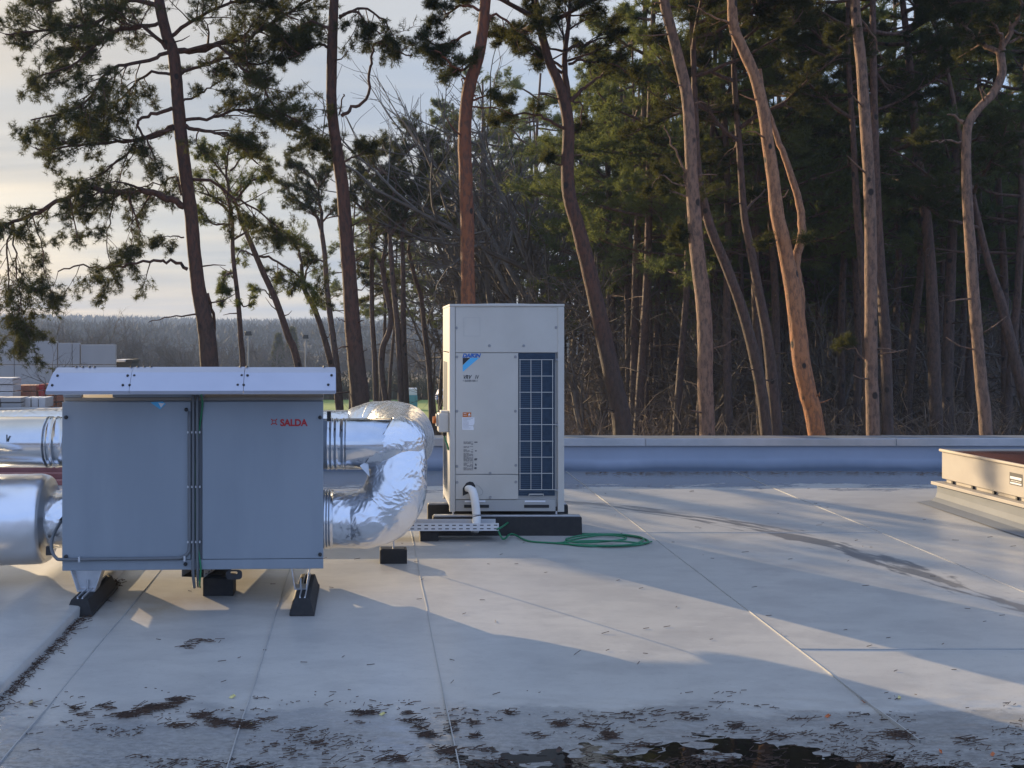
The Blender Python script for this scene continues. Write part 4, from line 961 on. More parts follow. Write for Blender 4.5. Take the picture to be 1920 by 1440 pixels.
hero('pine_tree', 'slender pine at the right whose trunk bends right then forks near the top', 19.5,
     [(1876,100,14),(1878,140,15),(1862,175,15),(1838,200,15),(1818,228,16),(1812,262,16),(1812,330,17),(1815,400,18),(1820,470,19),(1826,560,20),(1833,640,20),(1840,720,20),(1849,815,23)],
     [([(1874,100),(1850,88),(1825,70),(1800,35),(1750,15)], 5.5, .6, 1.3, flatc, .3), ([(1880,95),(1895,60),(1910,20),(1920,-30)], 6, -.2, 1.2, flatc, .25), ([(1876,92),(1872,60),(1862,40)], 4, -.6, 1.2, flatc, .2),
      ([(1802,266),(1765,266),(1735,262),(1700,256)], 2, -.3, .1), ([(1890,80),(1920,72),(1960,70)], 3, 0, 1.2, flatc, .2), ([(1808,230),(1800,222),(1775,212)], 4, .2, .0)],
     top_ext=0, limbs=0, bmat=m_bark_pink, seed=28, knots=5)
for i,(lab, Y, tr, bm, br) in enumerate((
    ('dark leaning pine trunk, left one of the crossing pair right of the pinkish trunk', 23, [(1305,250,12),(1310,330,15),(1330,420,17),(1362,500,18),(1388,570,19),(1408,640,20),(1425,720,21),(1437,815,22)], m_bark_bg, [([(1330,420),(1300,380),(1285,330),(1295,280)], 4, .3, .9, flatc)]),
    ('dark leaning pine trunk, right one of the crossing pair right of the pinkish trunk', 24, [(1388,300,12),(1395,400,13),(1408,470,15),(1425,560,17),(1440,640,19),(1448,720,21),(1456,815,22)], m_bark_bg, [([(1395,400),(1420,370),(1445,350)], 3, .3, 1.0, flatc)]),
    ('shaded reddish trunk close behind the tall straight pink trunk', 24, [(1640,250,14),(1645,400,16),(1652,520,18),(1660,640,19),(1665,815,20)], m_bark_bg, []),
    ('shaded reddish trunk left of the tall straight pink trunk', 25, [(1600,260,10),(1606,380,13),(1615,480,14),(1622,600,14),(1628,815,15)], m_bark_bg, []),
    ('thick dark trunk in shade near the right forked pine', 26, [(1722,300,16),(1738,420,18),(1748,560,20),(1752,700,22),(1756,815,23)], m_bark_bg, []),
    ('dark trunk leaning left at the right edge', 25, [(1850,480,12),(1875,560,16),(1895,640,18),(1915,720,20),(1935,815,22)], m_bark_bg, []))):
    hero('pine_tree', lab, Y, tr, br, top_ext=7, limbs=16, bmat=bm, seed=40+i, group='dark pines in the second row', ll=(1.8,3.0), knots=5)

# smaller pines in the gap behind the cabinet and the duct
sm = cfg(kids=(7,5), tufts=4)
small = [
 ('short pine with a rounded crown behind the left pine', 27, [(436,420,7),(437,480,8),(446,560,9),(452,640,10),(456,700,11)], [([(436,420),(430,370),(425,320),(430,275)], 4,.3,1.6,sm,.1),([(436,400),(400,370),(375,340)],3,.3,1.5,sm,.1),([(436,380),(470,340),(490,330)],3,-.3,1.5,sm,.1),([(436,420),(400,420),(385,400)],2.4,.5,1.3,sm,.1),([(437,450),(470,425),(480,400)],2.4,.5,1.3,sm,.1),([(432,340),(395,300),(380,290)],2,.3,1.6,sm,.1),([(432,320),(460,290),(500,300)],2,.3,1.6,sm,.1),([(440,510),(420,520),(415,560)],2,0,1.4,droop,.1),([(445,560),(460,575),(470,560)],2,0,1.2,sm,.1)]),
 ('slanting thin pine behind the cabinet hood', 29, [(450,410,8),(472,460,10),(493,510,11),(518,565,12),(540,630,13),(560,690,14)], [([(450,410),(440,380),(430,350)],4,0,1.2,sm),([(486,480),(520,490),(560,520),(580,540)],2.6,.3,1.0,droop),([(470,440),(500,430),(530,450),(560,450)],2.6,-.3,1.4,sm),([(480,480),(455,470),(440,490)],2,.3,1.2,sm),([(510,560),(500,545),(480,540)],1.6,.3,1.3,sm)]),
 ('crooked slanting pine right of the slanting thin pine', 30, [(565,495,7),(570,540,9),(590,580,10),(607,630,11),(620,680,12),(632,740,12)], [([(565,500),(560,470),(545,450),(530,430)],3,.2,1.4,sm),([(572,535),(575,500),(580,470)],2.4,.2,1.2,sm),([(570,540),(540,530),(520,500)],2,.2,1.0,droop),([(585,580),(600,560),(598,530)],1.6,.2,1.3,sm)]),
 ('forked upright pine left of the straight dark trunk', 42, [(604,440,9),(609,480,9),(613,540,10),(620,600,11),(628,660,12),(636,740,13)], [([(604,440),(595,410),(580,385),(575,350)],4,.2,1.3,sm,.3),([(604,440),(603,400),(598,370),(600,330)],4,-.3,1.3,sm,.3),([(598,420),(620,400),(635,380)],2.4,.3,1.3,sm),([(613,490),(590,488),(580,500)],2,.3,1.3,sm),([(580,390),(550,370),(530,345)],3,.3,1.7,sm,.1),([(600,350),(570,320),(545,310)],3,.3,1.7,sm,.1),([(600,350),(620,320),(630,300)],2.4,.3,1.5,sm,.1)]),
 ('slim straight pine right of the straight dark trunk', 46, [(697,440,8),(697,520,9),(698,600,9),(703,680,10),(705,760,11)], [([(697,440),(690,400),(680,350),(670,300)],4,.2,1.6,sm,.1),([(697,440),(720,400),(730,350)],3.4,.2,1.6,sm,.1),([(690,400),(660,370),(655,330)],3,.2,1.7,sm,.1),([(697,470),(670,490),(680,520)],2.4,.2,1.5,sm,.1),([(697,530),(720,540),(690,560)],2,.2,1.2,sm,.1),([(685,330),(710,290),(730,270)],3,.2,1.6,sm,.1)]),
 ('curved crooked trunk that bends right then left behind the duct', 45, [(716,500,9),(725,550,11),(733,590,11),(730,620,11),(717,655,11),(716,700,11),(724,760,12)], [([(716,500),(725,450),(735,400),(760,330)],4,.2,1.6,sm,.1),([(716,500),(700,470),(700,450)],3,.2,1.4,sm,.1),([(735,400),(720,350),(740,290)],3,.2,1.7,sm,.1)]),
 ('tall red brown pine of the pair behind the duct bend, left one', 44, [(732,460,9),(738,540,10),(746,620,11),(750,700,11),(752,770,12)], [([(732,460),(730,400),(745,340),(750,280)],4,.2,1.6,sm,.1),([(732,440),(760,400),(780,350)],3.4,.3,1.6,sm,.1),([(745,340),(700,310),(690,280)],3,.3,1.7,sm,.1),([(748,300),(780,270),(800,260)],3,.3,1.7,sm,.1)]),
 ('tall red brown pine of the pair behind the duct bend, right one', 44.5, [(754,440,8),(756,520,9),(757,620,10),(760,700,10),(763,770,11)], [([(754,440),(765,380),(790,320),(810,270)],4,.2,1.6,sm,.1),([(760,410),(800,390),(830,360)],3,.3,1.6,sm,.1),([(790,320),(830,300),(845,250)],3,.3,1.7,sm,.1),([(800,290),(780,250),(760,235)],3,.3,1.7,sm,.1)]),
 ('thin leaning pine left of the white unit', 47, [(766,470,7),(778,520,8),(790,560,9),(796,620,9),(804,690,9),(808,760,10)], [([(766,470),(775,430),(800,400)],3,.2,1.5,sm,.1),([(770,450),(740,430),(730,400)],2.4,.2,1.5,sm,.1),([(775,430),(820,430),(840,420)],2.4,.2,1.5,sm,.1)]),
]
for i,(lab,Y,tr,br) in enumerate(small):
    hero('young_pine', lab, Y, tr, br, top_ext=0, limbs=0, bmat=m_bark_bg, seed=60+i, K=16, ln=.115*max(1,Y/31), wd=.011*max(1,Y/29), c=dict(CF, dens=6.2*min(1,30/Y)), group='slender pines in the gap between cabinet and unit', knots=4, nmat=m_ndl2 if i in (0,1) else None)

# ------------------------------------------------------------------ background pine templates
def make_template(i, H=17.0):
    rg = random.Random(100+i); W = G(); T = []
    n = 9; x = y = 0; lx, ly = rg.uniform(-.05,.05), rg.uniform(-.04,.04); pts = []
    for k in range(n+1):
        f = k/n; pts.append(Vector((H*lx*f+.25*mnoise.noise((f*3,i*7.3,0)), H*ly*f+.25*mnoise.noise((f*3,i*3.3,4)), H*f*.96)))
    W.tube(pts, [.115*(1-.8*(k/n))+.02 for k in range(n+1)], 8, cap=False)
    c = cfg(kids=(8,5), tufts=5, ratio=(.40,.45), jit=.07, rmin=.010)
    for k in range(rg.randint(14,17)):
        f = min(.99,.47+.53*(k+rg.random())/16); a = min(int(f*n), n-1); p = pts[a].lerp(pts[min(a+1,n)], f*n-a) if f < 1 else pts[-1]
        th = k*2.4+rg.uniform(-.5,.5); d = Vector((math.cos(th), math.sin(th), rg.uniform(-.1,.45))).normalized()
        grow(p, d, rg.uniform(1.7,3.1)*(1.25-.75*max(0,f-.5)*1.6), .05, 0, W, T, rg, c)
    for k in range(8):     # dead stubs below the crown
        f = rg.uniform(.2,.5); a = int(f*n); p = pts[a].lerp(pts[a+1], f*n-a); th = rg.uniform(0,6.28)
        d = Vector((math.cos(th), math.sin(th), rg.uniform(-.2,.4))); W.tube([p, p+d*.6, p+d*rg.uniform(.9,1.6)+Vector((0,0,-.1))], [.018,.013,.006], 4, cap=False)
    me = fast_mesh('pine_crown_mesh', needles(T, 18, .15, .0155, 1.0, i), m_ndl3)
    root = bpy.data.objects.new('forest_pine', None); COL.objects.link(root); root.empty_display_size = .2
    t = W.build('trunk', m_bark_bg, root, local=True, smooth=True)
    o = bpy.data.objects.new('crown', me); COL.objects.link(o); o.parent = root
    return root
TPL = [make_template(i) for i in range(6)]
used = set()
def plant(tp, px, Y, H, label, group, name=None, rz=None, cat='tree'):
    i, src = tp
    o = src if (id(src) not in used) else copy_tree(src)
    used.add(id(src))
    o.location = ((px-VPX)/F*Y, Y, GZ); s = H/17.0 if name != 'bare_tree' else H/10.0
    if name in ('bush',): s = H/4.0
    o.scale = (s*rnd.uniform(.9,1.15),)*2+(s,); o.rotation_euler = (0,0,rnd.uniform(0,6.28) if rz is None else rz)
    return tag(o, label, cat, group)
rnd.seed(5)
def forest(lo, hi, Y0, Y1, n, h, label, group, jit=.5):
    for k in range(n):
        px = lo+(hi-lo)*(k+rnd.uniform(-jit,jit)+.5)/n; Y = rnd.uniform(Y0,Y1)
        j = rnd.randrange(6); o = plant((j,TPL[j]), px, Y, h*rnd.uniform(.88,1.12), label, group)
        # use the other bark/needle tint through per-object random in the materials
forest(1140, 1990, 27, 34, 17, 17.0, 'slim pine of the first rows of the dense wood at right, trunk in half shade', 'pines of the front rows of the dense wood')
forest(1180, 2080, 35, 46, 28, 14.6, 'slim pine in the middle of the dense wood at right, trunk rimmed with sun', 'pines in the middle of the dense wood')
forest(1230, 2150, 47, 64, 46, 13.4, 'thin far pine deep in the dense wood at right', 'pines deep in the dense wood')
forest(1290, 2200, 66, 95, 60, 12.0, 'hair thin pine at the back of the dense wood at right', 'pines at the back of the dense wood')
for k in range(44):
    o = plant((0,TPL[k%6]), 1130+k*20+rnd.uniform(-9,9), rnd.uniform(32,60), rnd.uniform(13.5,16.5), 'very thin pine crowded between the bigger trunks of the wood', 'very thin pines crowded in the wood'); o.scale = (o.scale[2]*.62, o.scale[2]*.62, o.scale[2])
forest(1075, 1200, 34, 52, 7, 14.0, 'slender pine against the bright gap right of the white unit', 'slender pines in the bright gap')
forest(840, 1060, 52, 64, 11, 17.5, 'small dark pine behind the orange barked trunk', 'small pines behind the white unit')
forest(640, 830, 56, 68, 5, 15.5, 'small dark pine above the duct bend', 'small pines above the duct bend')
for px, Y, H in ((1150,38,16.0),(1235,37,15),(1190,42,17.0),(1560,40,15.0),(1440,42,15),(1270,44,16)):
    j = rnd.randrange(6); o = plant((j,TPL[j]), px, Y, H, 'bushy pine with low light green boughs beside the pinkish trunk' if px < 1300 else 'bushy pine with low boughs between the golden and grey pink trunks', 'bushy pines at the wood edge' if px < 1300 else 'bushy pines inside the wood edge')
    for ch in o.children:
        if ch.name.startswith('crown'): ch.material_slots[0].link = 'OBJECT'; ch.material_slots[0].material = m_ndl2

# ------------------------------------------------------------------ leafless trees and brush
def bare_template(i, H=10.0, spread=1.0, mat=None, forks=5):
    rg = random.Random(200+i); W = G()
    def rec(p, d, L, r, lvl):
        n = 4; pts = [p]
        for k in range(n):
            d = (d+rv(rg,.13)+Vector((0,0,.05))).normalized(); p = p+d*(L/n); pts.append(p)
        W.tube(pts, [r*(1-.5*k/n) for k in range(n+1)], (7,5,4,3,3)[lvl], cap=False)
        if lvl < 4:
            for k in range((5,5,4,3)[lvl]):
                t = .3+.7*(k+rg.random())/(5,5,4,3)[lvl]; a = min(int(t*n), n-1); q = pts[a].lerp(pts[a+1], min(1,t*n-a))
                nd = (d*.8+rv(rg,.5*spread)).normalized(); rec(q, nd, L*rg.uniform(.45,.7), r*(.5), lvl+1)
    rec(Vector((0,0,0)), Vector((0,0,1)), H*.55, .13, 0)
    root = bpy.data.objects.new('bare_tree', None); COL.objects.link(root); root.empty_display_size = .2
    W.build('trunk', mat or m_twig, root, local=True)
    return root
BT = [bare_template(i) for i in range(4)]
def bare(px, Y, H, label, group):
    j = rnd.randrange(4); return plant((j,BT[j]), px, Y, H, label, group, 'bare_tree')
for k in range(36):
    px = 20+k*9.5+rnd.uniform(-6,6); bare(px, rnd.uniform(95,120), rnd.uniform(6.3,8.3)*(1.0 if px < 260 else .78), 'leafless grey tree in the row behind the concrete wall' if px < 260 else 'leafless grey tree behind the left pine trunk', 'leafless trees behind the concrete wall' if px < 260 else 'leafless trees behind the left pine')
for k in range(40):
    px = 330+k*13+rnd.uniform(-9,9); bare(px, rnd.uniform(110,150), rnd.uniform(4.5,6.6), 'low leafless tree at the far edge of the meadow', 'leafless trees at the far side of the meadow')
for px, Y, H, l in ((990,44,17.5,'tall leafless tree with a dark tangle of branches behind the white unit'),(945,46,16.5,'leafless tree just right of the orange pine trunk'),(1030,48,16,'leafless tree left of the forked pine'),(860,50,11,'leafless tree left of the orange pine trunk'),(820,48,9.2,'small leafless tree directly left of the white unit'),(1120,44,9.5,'small leafless tree below the forked pine'),(905,47,15.5,'thin leafless tree close behind the orange pine trunk')):
    bare(px, Y, H, l, None)
for k in range(12): bare(835+k*20+rnd.uniform(-9,9), rnd.uniform(46,62), rnd.uniform(13.5,18), 'leafless tree in the dark tangle behind the white unit', 'leafless trees tangled behind the white unit')
for k in range(34): bare(1080+k*26+rnd.uniform(-12,12), rnd.uniform(27,58), rnd.uniform(6.5,9.5), 'thin leafless tree among the pines of the wood', 'leafless trees among the pines')
bare(65, 40, 5.2, 'thin leafless sapling in front of the concrete wall', None)
# brush
def bush_template(i):
    rg = random.Random(300+i); W = G()
    for s in range(34):
        th = rg.uniform(0,6.28); p = Vector((math.cos(th),math.sin(th),0))*rg.uniform(0,.9); d = Vector((math.cos(th)*.35,math.sin(th)*.35,1)).normalized(); L = rg.uniform(1.8,4.0); n = 5; pts = [p]
        for k in range(n): d = (d+rv(rg,.2)).normalized(); p = p+d*(L/n); pts.append(p)
        W.tube(pts, [.020*(1-.7*k/n) for k in range(n+1)], 3, cap=False)
        for q in range(9):
            a = rg.randrange(1,n); nd = (d*.4+rv(rg,.7)).normalized(); p0 = pts[a].lerp(pts[a+1], rg.random()); l = rg.uniform(.4,1.2)
            p1 = p0+nd*l*.5; p2 = p1+(nd+rv(rg,.35)).normalized()*l*.5
            W.tube([p0,p1,p2], [.009,.007,.003], 3, cap=False)
            for z in range(3):
                e0 = p0.lerp(p2, rg.uniform(.3,1)); W.tube([e0, e0+rv(rg,.22)], [.006,.003], 3, cap=False)
    root = bpy.data.objects.new('bush', None); COL.objects.link(root); root.empty_display_size = .2
    W.build('twigs', m_brush, root, local=True)
    return root
BU = [bush_template(i) for i in range(4)]
def bush(px, Y, H, label, group):
    j = rnd.randrange(4); return plant((j,BU[j]), px, Y, H, label, group, 'bush', cat='bush')
for k in range(20): bush(1070+k*45+rnd.uniform(-18,18), rnd.uniform(18,23), rnd.uniform(2.0,3.6), 'tangled leafless bush just beyond the far parapet', 'leafless bushes just beyond the parapet')
for k in range(38): bush(1050+k*27+rnd.uniform(-12,12), rnd.uniform(26,38), rnd.uniform(2.8,4.6), 'brown leafless undergrowth bush between the pine trunks', 'undergrowth bushes between the trunks')
for k in range(56): bush(1060+k*22+rnd.uniform(-12,12), rnd.uniform(38,64), rnd.uniform(4.0,6.5), 'far brown undergrowth bush deep in the wood', 'undergrowth bushes deep in the wood')
for k in range(12): bush(735+k*11+rnd.uniform(-5,5), rnd.uniform(26,38), rnd.uniform(2.2,3.4), 'sparse leafless bush between the duct bend and the white unit', 'sparse bushes behind the duct bend')
for k in range(5): bush(630+k*20, rnd.uniform(36,45), rnd.uniform(1.8,2.6), 'low leafless bush behind the straight dark trunk', 'low bushes behind the straight trunk')
# hedge at the far side of the meadow
rg = random.Random(9); W = G()
for k in range(1500):
    x = rg.uniform(-24,12); y = rg.uniform(93,97); h = (2.5+.5*mnoise.noise((x*.3,0,0)))*rg.uniform(.5,1.05)
    W.tube([Vector((x,y,GZ)), Vector((x+rg.gauss(0,.3),y,GZ+h*.6)), Vector((x+rg.gauss(0,.5),y+rg.gauss(0,.3),GZ+h))], [.07,.05,.015], 3, cap=False)
h_ = W.build('hedge', M('hedge_twigs', (.05,.045,.03), .9, 0, (.08,.07,.04), 1), None); tag(h_, 'long dark leafless hedge along the far edge of the meadow', 'hedge')
# far wood behind the dense pines
rg = random.Random(19); W = G()
for k in range(1500):
    x = rg.uniform(26,150); y = rg.uniform(97,125); h = rg.uniform(7,12)
    W.tube([Vector((x,y,GZ)), Vector((x+rg.gauss(0,.3),y,GZ+h*.6)), Vector((x+rg.gauss(0,.6),y,GZ+h))], [.20,.15,.05], 4, cap=False)
o = W.build('far_wood', m_bark_bg, None); tag(o, 'mass of thin far trunks closing the back of the wood', 'wood', kind='stuff')
pr = np.random.RandomState(4); Tn = [((pr.uniform(26,150), pr.uniform(96,126), GZ+pr.uniform(6,12.5)), (0,0,1)) for _ in range(9000)]
o2 = bpy.data.objects.new('far_wood_foliage', fast_mesh('far_wood_foliage', needles(Tn, 8, .9, .22, 1.0, 3), m_ndl)); COL.objects.link(o2); tag(o2, 'dark far foliage closing the back of the wood', 'foliage', kind='stuff')
rg = random.Random(29); W = G()
for k in range(2600):
    x = rg.uniform(-105,25); y = rg.uniform(150,205); h = ((6.6 if x < -42 else 4.2)+1.6*mnoise.noise((x*.06,0,0)))*rg.uniform(.45,1.05)
    W.tube([Vector((x,y,GZ)), Vector((x+rg.gauss(0,.4),y,GZ+h*.55)), Vector((x+rg.gauss(0,.9),y+rg.gauss(0,.5),GZ+h))], [.13,.09,.03], 3, cap=False)
    for q in range(2):
        f = rg.uniform(.35,.7); p0 = Vector((x,y,GZ+h*f)); W.tube([p0, p0+Vector((rg.gauss(0,1.2),rg.gauss(0,.6),h*rg.uniform(.12,.3)))], [.06,.02], 3, cap=False)
tag(W.build('far_copse', m_twig, None), 'grey leafless woodland across the fields', 'woodland', kind='stuff')
pr = np.random.RandomState(14); Th = []
for k in range(16000):
    if k % 3: x = pr.uniform(-420,420); v = pr.uniform(0.02,1); y = 560+260*v; z = GZ+(14+4*mnoise.noise((x*.006,0,0))+(3 if x < 0 else 0))*math.sin(math.pi*v*.5)
    else: x = pr.uniform(-300,300); v = pr.uniform(0.02,1); y = 330+120*v; z = GZ+(7.0+2.2*mnoise.noise((x*.012,3,0)))*math.sin(math.pi*v*.5)
    Th.append(((x,y,z), (0,0,1.6)))
o3 = bpy.data.objects.new('hill_treetops', fast_mesh('hill_treetops', needles(Th, 6, 4.2, 1.3, .7, 9), m_hill)); COL.objects.link(o3); tag(o3, 'dark treetops covering the low hills', 'woodland', kind='stuff')
# two dark conifers across the meadow
def conifer(px, Y, H, label):
    s = Y/F; root = empty('conifer', ((px-VPX)*s, Y, GZ), label, 'tree', 'bluish conifers across the meadow')
    W = G(); W.tube([(0,0,0),(0,0,H)], [.15,.03], 6); W.build('trunk', m_bark_bg, root, local=True)
    T = []
    rg = random.Random(px)
    for k in range(900):
        f = rg.random()**.8; r = (1-f)*H*.24*math.sqrt(rg.random())+.05; th = rg.uniform(0,6.28)
        T.append(((r*math.cos(th), r*math.sin(th), .6+f*(H-.5)), (math.cos(th)*.8, math.sin(th)*.8, -.2)))
    o = bpy.data.objects.new('crown', fast_mesh('crown', needles(T, 7, .6, .16, .8, px), m_ndl)); COL.objects.link(o); o.parent = root
conifer(522, 170, 5.9, 'left dark conifer across the meadow behind the slanting trunk'); conifer(548, 175, 7.0, 'right dark conifer across the meadow behind the slanting trunk')

# ------------------------------------------------------------------ yard at the left
YW = 60.0
wall = empty('concrete_wall', (at(60,700,YW).x, YW, GZ), 'pale grey precast concrete wall at the left edge of the yard', 'wall')
sc_ = YW/F; zt_ = lambda py: EYE-(py-HY)*sc_
cols = [-260,-160,-60,27,108,135.5,150.5,217]
for i in range(len(cols)-1):
    a, b = (cols[i]-VPX)*sc_, (cols[i+1]-VPX)*sc_
    top = zt_(640 if i < 4 else (643 if i < 6 else 646)); mid = zt_(684)
    d = .05*(i%2)
    G().box(a+.02,b-.02,YW-d,YW+.3-d,mid+.02,top).build('wall_panel', m_wall, wall, bevel=.02)
    G().box(a+.02,b-.02,YW-d+.01,YW+.3-d,GZ,mid-.02).build('wall_panel', m_wall, wall, bevel=.02)
bx_ = empty('container', (at(232,690,62).x, 62, GZ), 'small black container with a pale lid right of the concrete wall', 'container')
a, b = at(218,690,62).x, at(247,690,62).x; zt2 = EYE-(675-HY)*62/F
G().box(a,b,62,64,GZ,zt2-.12).build('container_body', m_black, bx_, bevel=.03); G().box(a-.1,b-.35,61.9,64.1,zt2-.119,zt2+.02).build('container_lid', m_pale, bx_, bevel=.03)
G().box(b-.34,b+.05,61.95,64.05,zt2-.119,zt2+.03).build('container_lid', m_black, bx_, bevel=.03)
def pile(px0, px1, py0, py1, Y, mat, label, rows, cols_, name='block_stack', strap=False):
    s = Y/F; a, b = (px0-VPX)*s, (px1-VPX)*s; z1 = EYE-(py0-HY)*s; z0 = EYE-(py1-HY)*s
    root = empty(name, ((a+b)/2, Y, z0), label, 'stack', 'stacks of building blocks in the yard')
    for r_ in range(rows):
        for c_ in range(cols_):
            xx = a+(b-a)*c_/cols_; x2 = a+(b-a)*(c_+1)/cols_; q0 = z0+(z1-z0)*r_/rows; q1 = z0+(z1-z0)*(r_+1)/rows
            G().box(xx+.02,x2-.02,Y+.04*((r_+c_)%2),Y+1.0,q0+.015,q1-.015).build('block_layer', mat, root, bevel=.02)
    return root
pile(-40, 25, 708, 748, 42, m_pale, 'white wrapped stack at the far left edge of the yard', 3, 1)
pile(28, 68, 722, 746, 43, m_brick, 'reddish brown stack left of the bright red crate', 2, 1)
pile(71, 84, 720, 744, 43, M('crate_red', (.35,.03,.03), .7), 'small bright red stack between two brown stacks', 2, 1)
pile(84.5, 97, 719, 742, 43, m_brick, 'reddish brown stack right of the bright red crate', 2, 1)
pile(-40, 40, 745, 765, 38, m_conc, 'long grey concrete beam stack in front of the white stack', 2, 2)
pile(43, 86, 745, 765, 38.5, m_pale, 'white wrapped stack in front of the brown stacks', 1, 3)
pile(87, 122, 728, 766, 40, m_brick, 'rough brown brick stack near the cabinet hood', 3, 2)
pile(-60, 130, 766, 790, 37, m_conc, 'long low grey slab stack along the front of the yard', 1, 4)
for i,(px,pw) in enumerate(((420,30),(455,22),(520,34),(575,26))):
    pile(px-pw/2, px+pw/2, 739, 765, 46, m_pale if i % 2 else m_brick, ('brown stack glimpsed below the hood, left','white stack glimpsed below the hood, second','brown stack glimpsed below the hood, third','white stack glimpsed below the hood, right')[i], 2, 1)
def lamp(px, py, Y, label):
    s = Y/F; x = (px-VPX)*s; z = EYE-(py-HY)*s; root = empty('floodlight_pole', (x,Y,GZ), label, 'floodlight', 'floodlight poles beyond the pines')
    G().tube([(x,Y,GZ),(x,Y,z-.1)], [.09,.06], 8).build('pole', m_screw, root)
    G().box(x-.35,x+.35,Y-.04,Y+.04,z-.12,z-.05).build('cross_arm', m_screw, root)
    G().prism([(x-.32,Y-.2,z-.05),(x+.32,Y-.2,z-.05),(x+.26,Y-.2,z+.32),(x-.26,Y-.2,z+.32)], (0,.35,0)).build('lamp_head', m_plast, root, bevel=.03)
lamp(466, 628, 90, 'floodlight pole right of the rounded pine trunk'); lamp(573, 634, 100, 'floodlight pole between the crooked slanting pines')
# small parked things beyond the meadow
def vehicle(px0, px1, py0, py1, Y, mat, label, name, cat):
    s = Y/F; a, b = (px0-VPX)*s, (px1-VPX)*s; z1 = EYE-(py0-HY)*s; z0 = GZ+.05; h = z1-z0; w_ = b-a
    root = empty(name, ((a+b)/2, Y, GZ), label, cat)
    G().prism([(a,Y,z0+.25*h),(b,Y,z0+.25*h),(b,Y,z0+.62*h),(a+w_*.92,Y,z0+.68*h),(a+w_*.75,Y,z1),(a+w_*.2,Y,z1),(a+w_*.06,Y,z0+.66*h),(a,Y,z0+.6*h)], (0,1.7,0)).build('body', mat, root, bevel=.08)
    G().prism([(a+w_*.2,Y-.02,z0+.68*h),(a+w_*.78,Y-.02,z0+.68*h),(a+w_*.70,Y-.02,z1-.08*h),(a+w_*.26,Y-.02,z1-.08*h)], (0,.015,0)).build('window', m_dark, root)
    for q in (.2,.8):
        x = a+w_*q; G().cyl((x,Y-.03,z0+.2*h),(x,Y+.2,z0+.2*h), .2*h, 12).build('wheel', m_black, root)
vehicle(818, 846, 731, 752, 86, M('car_blue', (.30,.36,.60), .3), 'small pale blue parked car half hidden left of the white unit', 'parked_car', 'car')
x0_, x1_ = at(764,0,80).x, at(782,0,80).x; zt3 = EYE-(728-HY)*80/F; zm = EYE-(741-HY)*80/F
tr_ = empty('water_tank', ((x0_+x1_)/2, 80, GZ), 'white and teal box shaped tank on the meadow behind the duct bend', 'tank')
G().box(x0_,x1_,80,80.8,zm+.005,zt3).build('white_cage', m_white, tr_, bevel=.04); G().box(x0_-.03,x1_+.03,79.97,80.83,GZ+.1,zm).build('teal_body', M('teal_paint', (.10,.30,.33), .5), tr_, bevel=.06)
G().box(x0_+.05,x1_-.05,80.1,80.7,GZ,GZ+.1).build('pallet', m_brick, tr_)

# ================================================================== LITTER ON THE ROOF
m_lit = M('dead_needles', (.045,.028,.02), .8, 0, (.09,.05,.03), 20)
rg = random.Random(77); tri = []
def roof_h(x, y):
    k = max(0, min(1, (5.6-y)/.8)); z = roofz(y)
    z += k*(.009*mnoise.noise((x*1.1, y*2.2, 0))+.0045*mnoise.noise((x*6, y*11, 3))+.0024*mnoise.noise((x*15, y*26, 5))+.0016*mnoise.noise((x*34, y*60, 6)))+.006*mnoise.noise((x*.5, y*.5, 9))*(1-k)-k*.010*max(0, 1-abs(x-1.6)/2.6)
    return max(z, WZ)
lit = G()
def needle(x, y, l, a, up=.0):
    dx, dy = math.cos(a)*l/2, math.sin(a)*l/2; z = roof_h(x,y)+.002+up; r = rg.uniform(.0006,.0014); px_, py_ = -math.sin(a)*r, math.cos(a)*r
    tilt = rg.gauss(0,.12)*l
    lit.add([(x-dx+px_,y-dy+py_,z),(x-dx-px_,y-dy-py_,z),(x+dx-px_,y+dy-py_,z+abs(tilt)),(x+dx+px_,y+dy+py_,z+abs(tilt)),(x-dx,y-dy,z+.003),(x+dx,y+dy,z+abs(tilt)+.003)],
            [(1,2,5,4),(3,0,4,5),(0,3,2,1)])
clumps = [(270,1333,50,40),(335,1312,40,26),(235,1342,55,50),(300,1327,60,60),(375,1342,45,34),(330,1318,30,20),(415,1357,35,34),(400,1352,20,16),(460,1361,45,60),(335,1362,40,26),(140,1329,22,12),(375,1203,60,20),(355,1212,30,12),(200,1325,35,16),
 (160,1340,40,10),(55,1322,60,6),(685,1337,60,36),(765,1340,14,10),(775,1353,40,20),(790,1364,26,14),(800,1378,30,30),(850,1356,20,12),(890,1356,22,10),(845,1371,36,10),(890,1377,20,14),(955,1335,26,12),(1050,1356,40,34),(1100,1362,36,14),(1140,1375,40,22),(1140,1381,36,16),(1000,1378,60,10),
 (840,1408,40,40),(740,1425,60,30),(900,1405,60,12),(600,1395,60,10),(500,1350,40,10),(560,1372,50,8),(1380,1358,40,20),(1500,1347,60,8),(1575,1360,40,8),(1680,1374,60,30),(1690,1383,60,24),(1820,1390,60,14),(1250,1335,80,10),(1300,1345,60,12),(1450,1382,80,14),(1180,1337,70,8),(1200,1395,90,16)]
for (px, py, wpx, n) in clumps:
    Y = gy(py); x0 = (px-VPX)/F*Y; wx = wpx*Y/F/2
    for k in range(int(n*1.25)):
        t = rg.gauss(0,.5); needle(x0+t*wx, Y+rg.gauss(0,.018)+t*rg.gauss(0,.01), rg.uniform(.025,.065), rg.gauss(0,.55), rg.random()*.006)
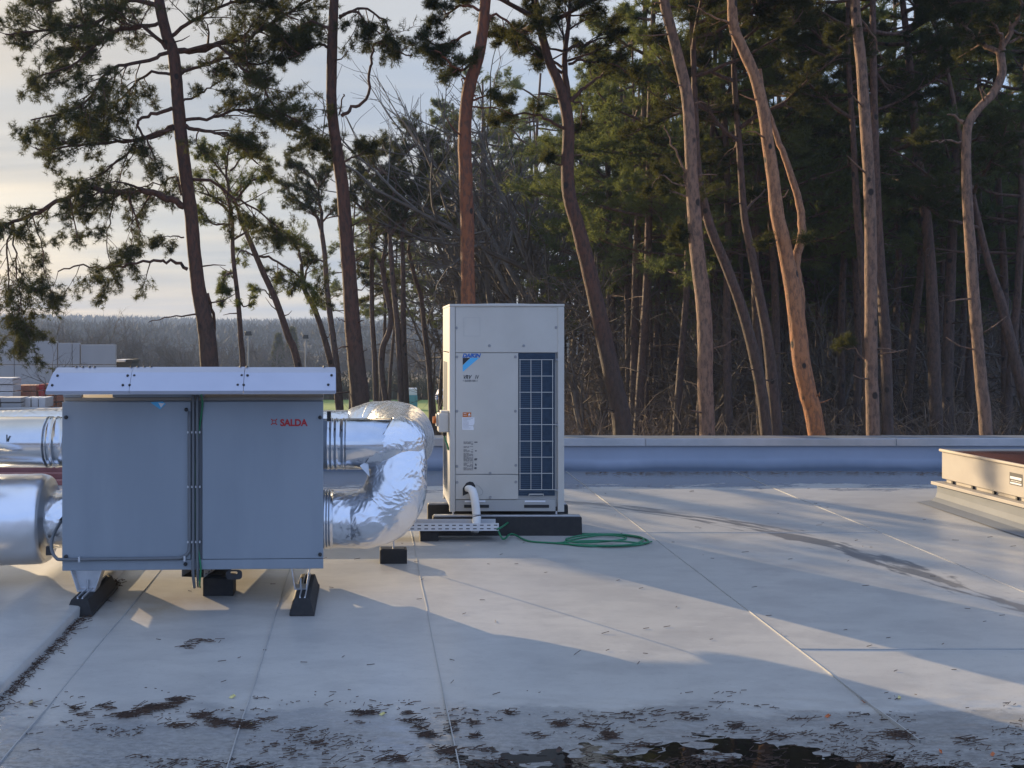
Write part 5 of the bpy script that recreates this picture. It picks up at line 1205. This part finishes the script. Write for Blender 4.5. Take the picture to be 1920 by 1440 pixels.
for k in range(5200):
    py = 1290+150*rg.random()**.6; px = rg.uniform(-40,1960); Y = gy(py); X = (px-VPX)/F*Y
    if mnoise.noise((X*2.2, Y*6, 8))+.5*mnoise.noise((X*7, Y*16, 2)) > .18: needle(X+rg.gauss(0,.02), Y, rg.uniform(.008,.05)*rg.random()**.5, rg.gauss(0,.6), rg.random()*.003)
for k in range(260):
    py = rg.uniform(1395,1450); px = rg.uniform(600,1960); Y = gy(py); needle((px-VPX)/F*Y, Y, rg.uniform(.015,.05), rg.gauss(0,.7), rg.random()*.006)
for k in range(170):
    Y = rg.uniform(5.0,11.5); X = rg.uniform(-2.5,5.2); needle(X, Y, rg.uniform(.015,.05), rg.gauss(0,.7))
for k in range(700):
    Y = rg.uniform(3.9,7.2); needle(-1.71+abs(rg.gauss(0,.03))+.01, Y, rg.uniform(.02,.05), rg.uniform(0,3.14), rg.random()*.01)
for k in range(500):
    needle(rg.uniform(2.5,7.5), 12.3-abs(rg.gauss(0,.12)), rg.uniform(.02,.06), rg.gauss(0,.6), rg.random()*.01)
tag(lit.build('pine_litter', m_lit), 'dead pine needles strewn and drifted over the roof', 'litter', kind='stuff')
def leaf(px, py, size, mat, label, rz):
    Y = gy(py); x = (px-VPX)/F*Y; z = roof_h(x,Y)+.004
    o = G(); s = size; o.add([(-s,0,.004),(-s*.3,-s*.45,.0),(s*.6,-s*.3,.008),(s,0,.003),(s*.5,s*.4,.012),(-s*.4,s*.4,.006)], [(0,1,2,3,4,5)])
    ob = o.build('fallen_leaf', mat); ob.location = (x,Y,z); ob.rotation_euler = (R(12),R(-8),rz); tag(ob, label, 'leaf', 'fallen leaves on the roof')
my = M('leaf_yellow', (.62,.55,.22), .6); mo = M('leaf_orange', (.45,.12,.03), .6); mw = M('leaf_tan', (.45,.36,.20), .6)
for a in ((436,1309,.018,my,'pale yellow leaf among the needles below the cabinet',.3),(58,1320,.016,mw,'tan leaf near the left edge of the roof',1),(717,1340,.015,my,'yellow leaf in the needle drift left of centre',0),(1618,1315,.013,mo,'orange leaf in the sunlit patch beside the long seam',2.6),(1552,1343,.015,mo,'orange leaf in the shade left of the long seam',.1),
          (1686,1309,.015,my,'pale leaf in the sunlit patch right of the long seam',.8),(1763,1409,.016,mo,'orange leaf in the puddle, left of the two at right',1.2),(1861,1415,.014,mo,'orange leaf in the puddle near the right corner',.4),(1048,1405,.02,m_lit,'dark curled leaf at the puddle edge',.7),(470,1360,.010,my,'tiny yellow leaf on the dark needle clump',.7)):
    leaf(*a)

# ================================================================== HAZE
hz = G().box(-690,890,-60,830,GZ-1,26).build('haze', bpy.data.materials.new('haze_volume')); tag(hz, 'thin bluish winter haze over the landscape', 'haze', kind='stuff')
m = hz.data.materials[0]; m.use_nodes = True; nt = m.node_tree; nt.nodes.clear()
o = nt.nodes.new('ShaderNodeOutputMaterial'); v = nt.nodes.new('ShaderNodeVolumePrincipled'); v.inputs['Color'].default_value = (.62,.78,1.0,1); v.inputs['Density'].default_value = .0006; v.inputs['Anisotropy'].default_value = 0
nt.links.new(v.outputs[0], o.inputs['Volume'])
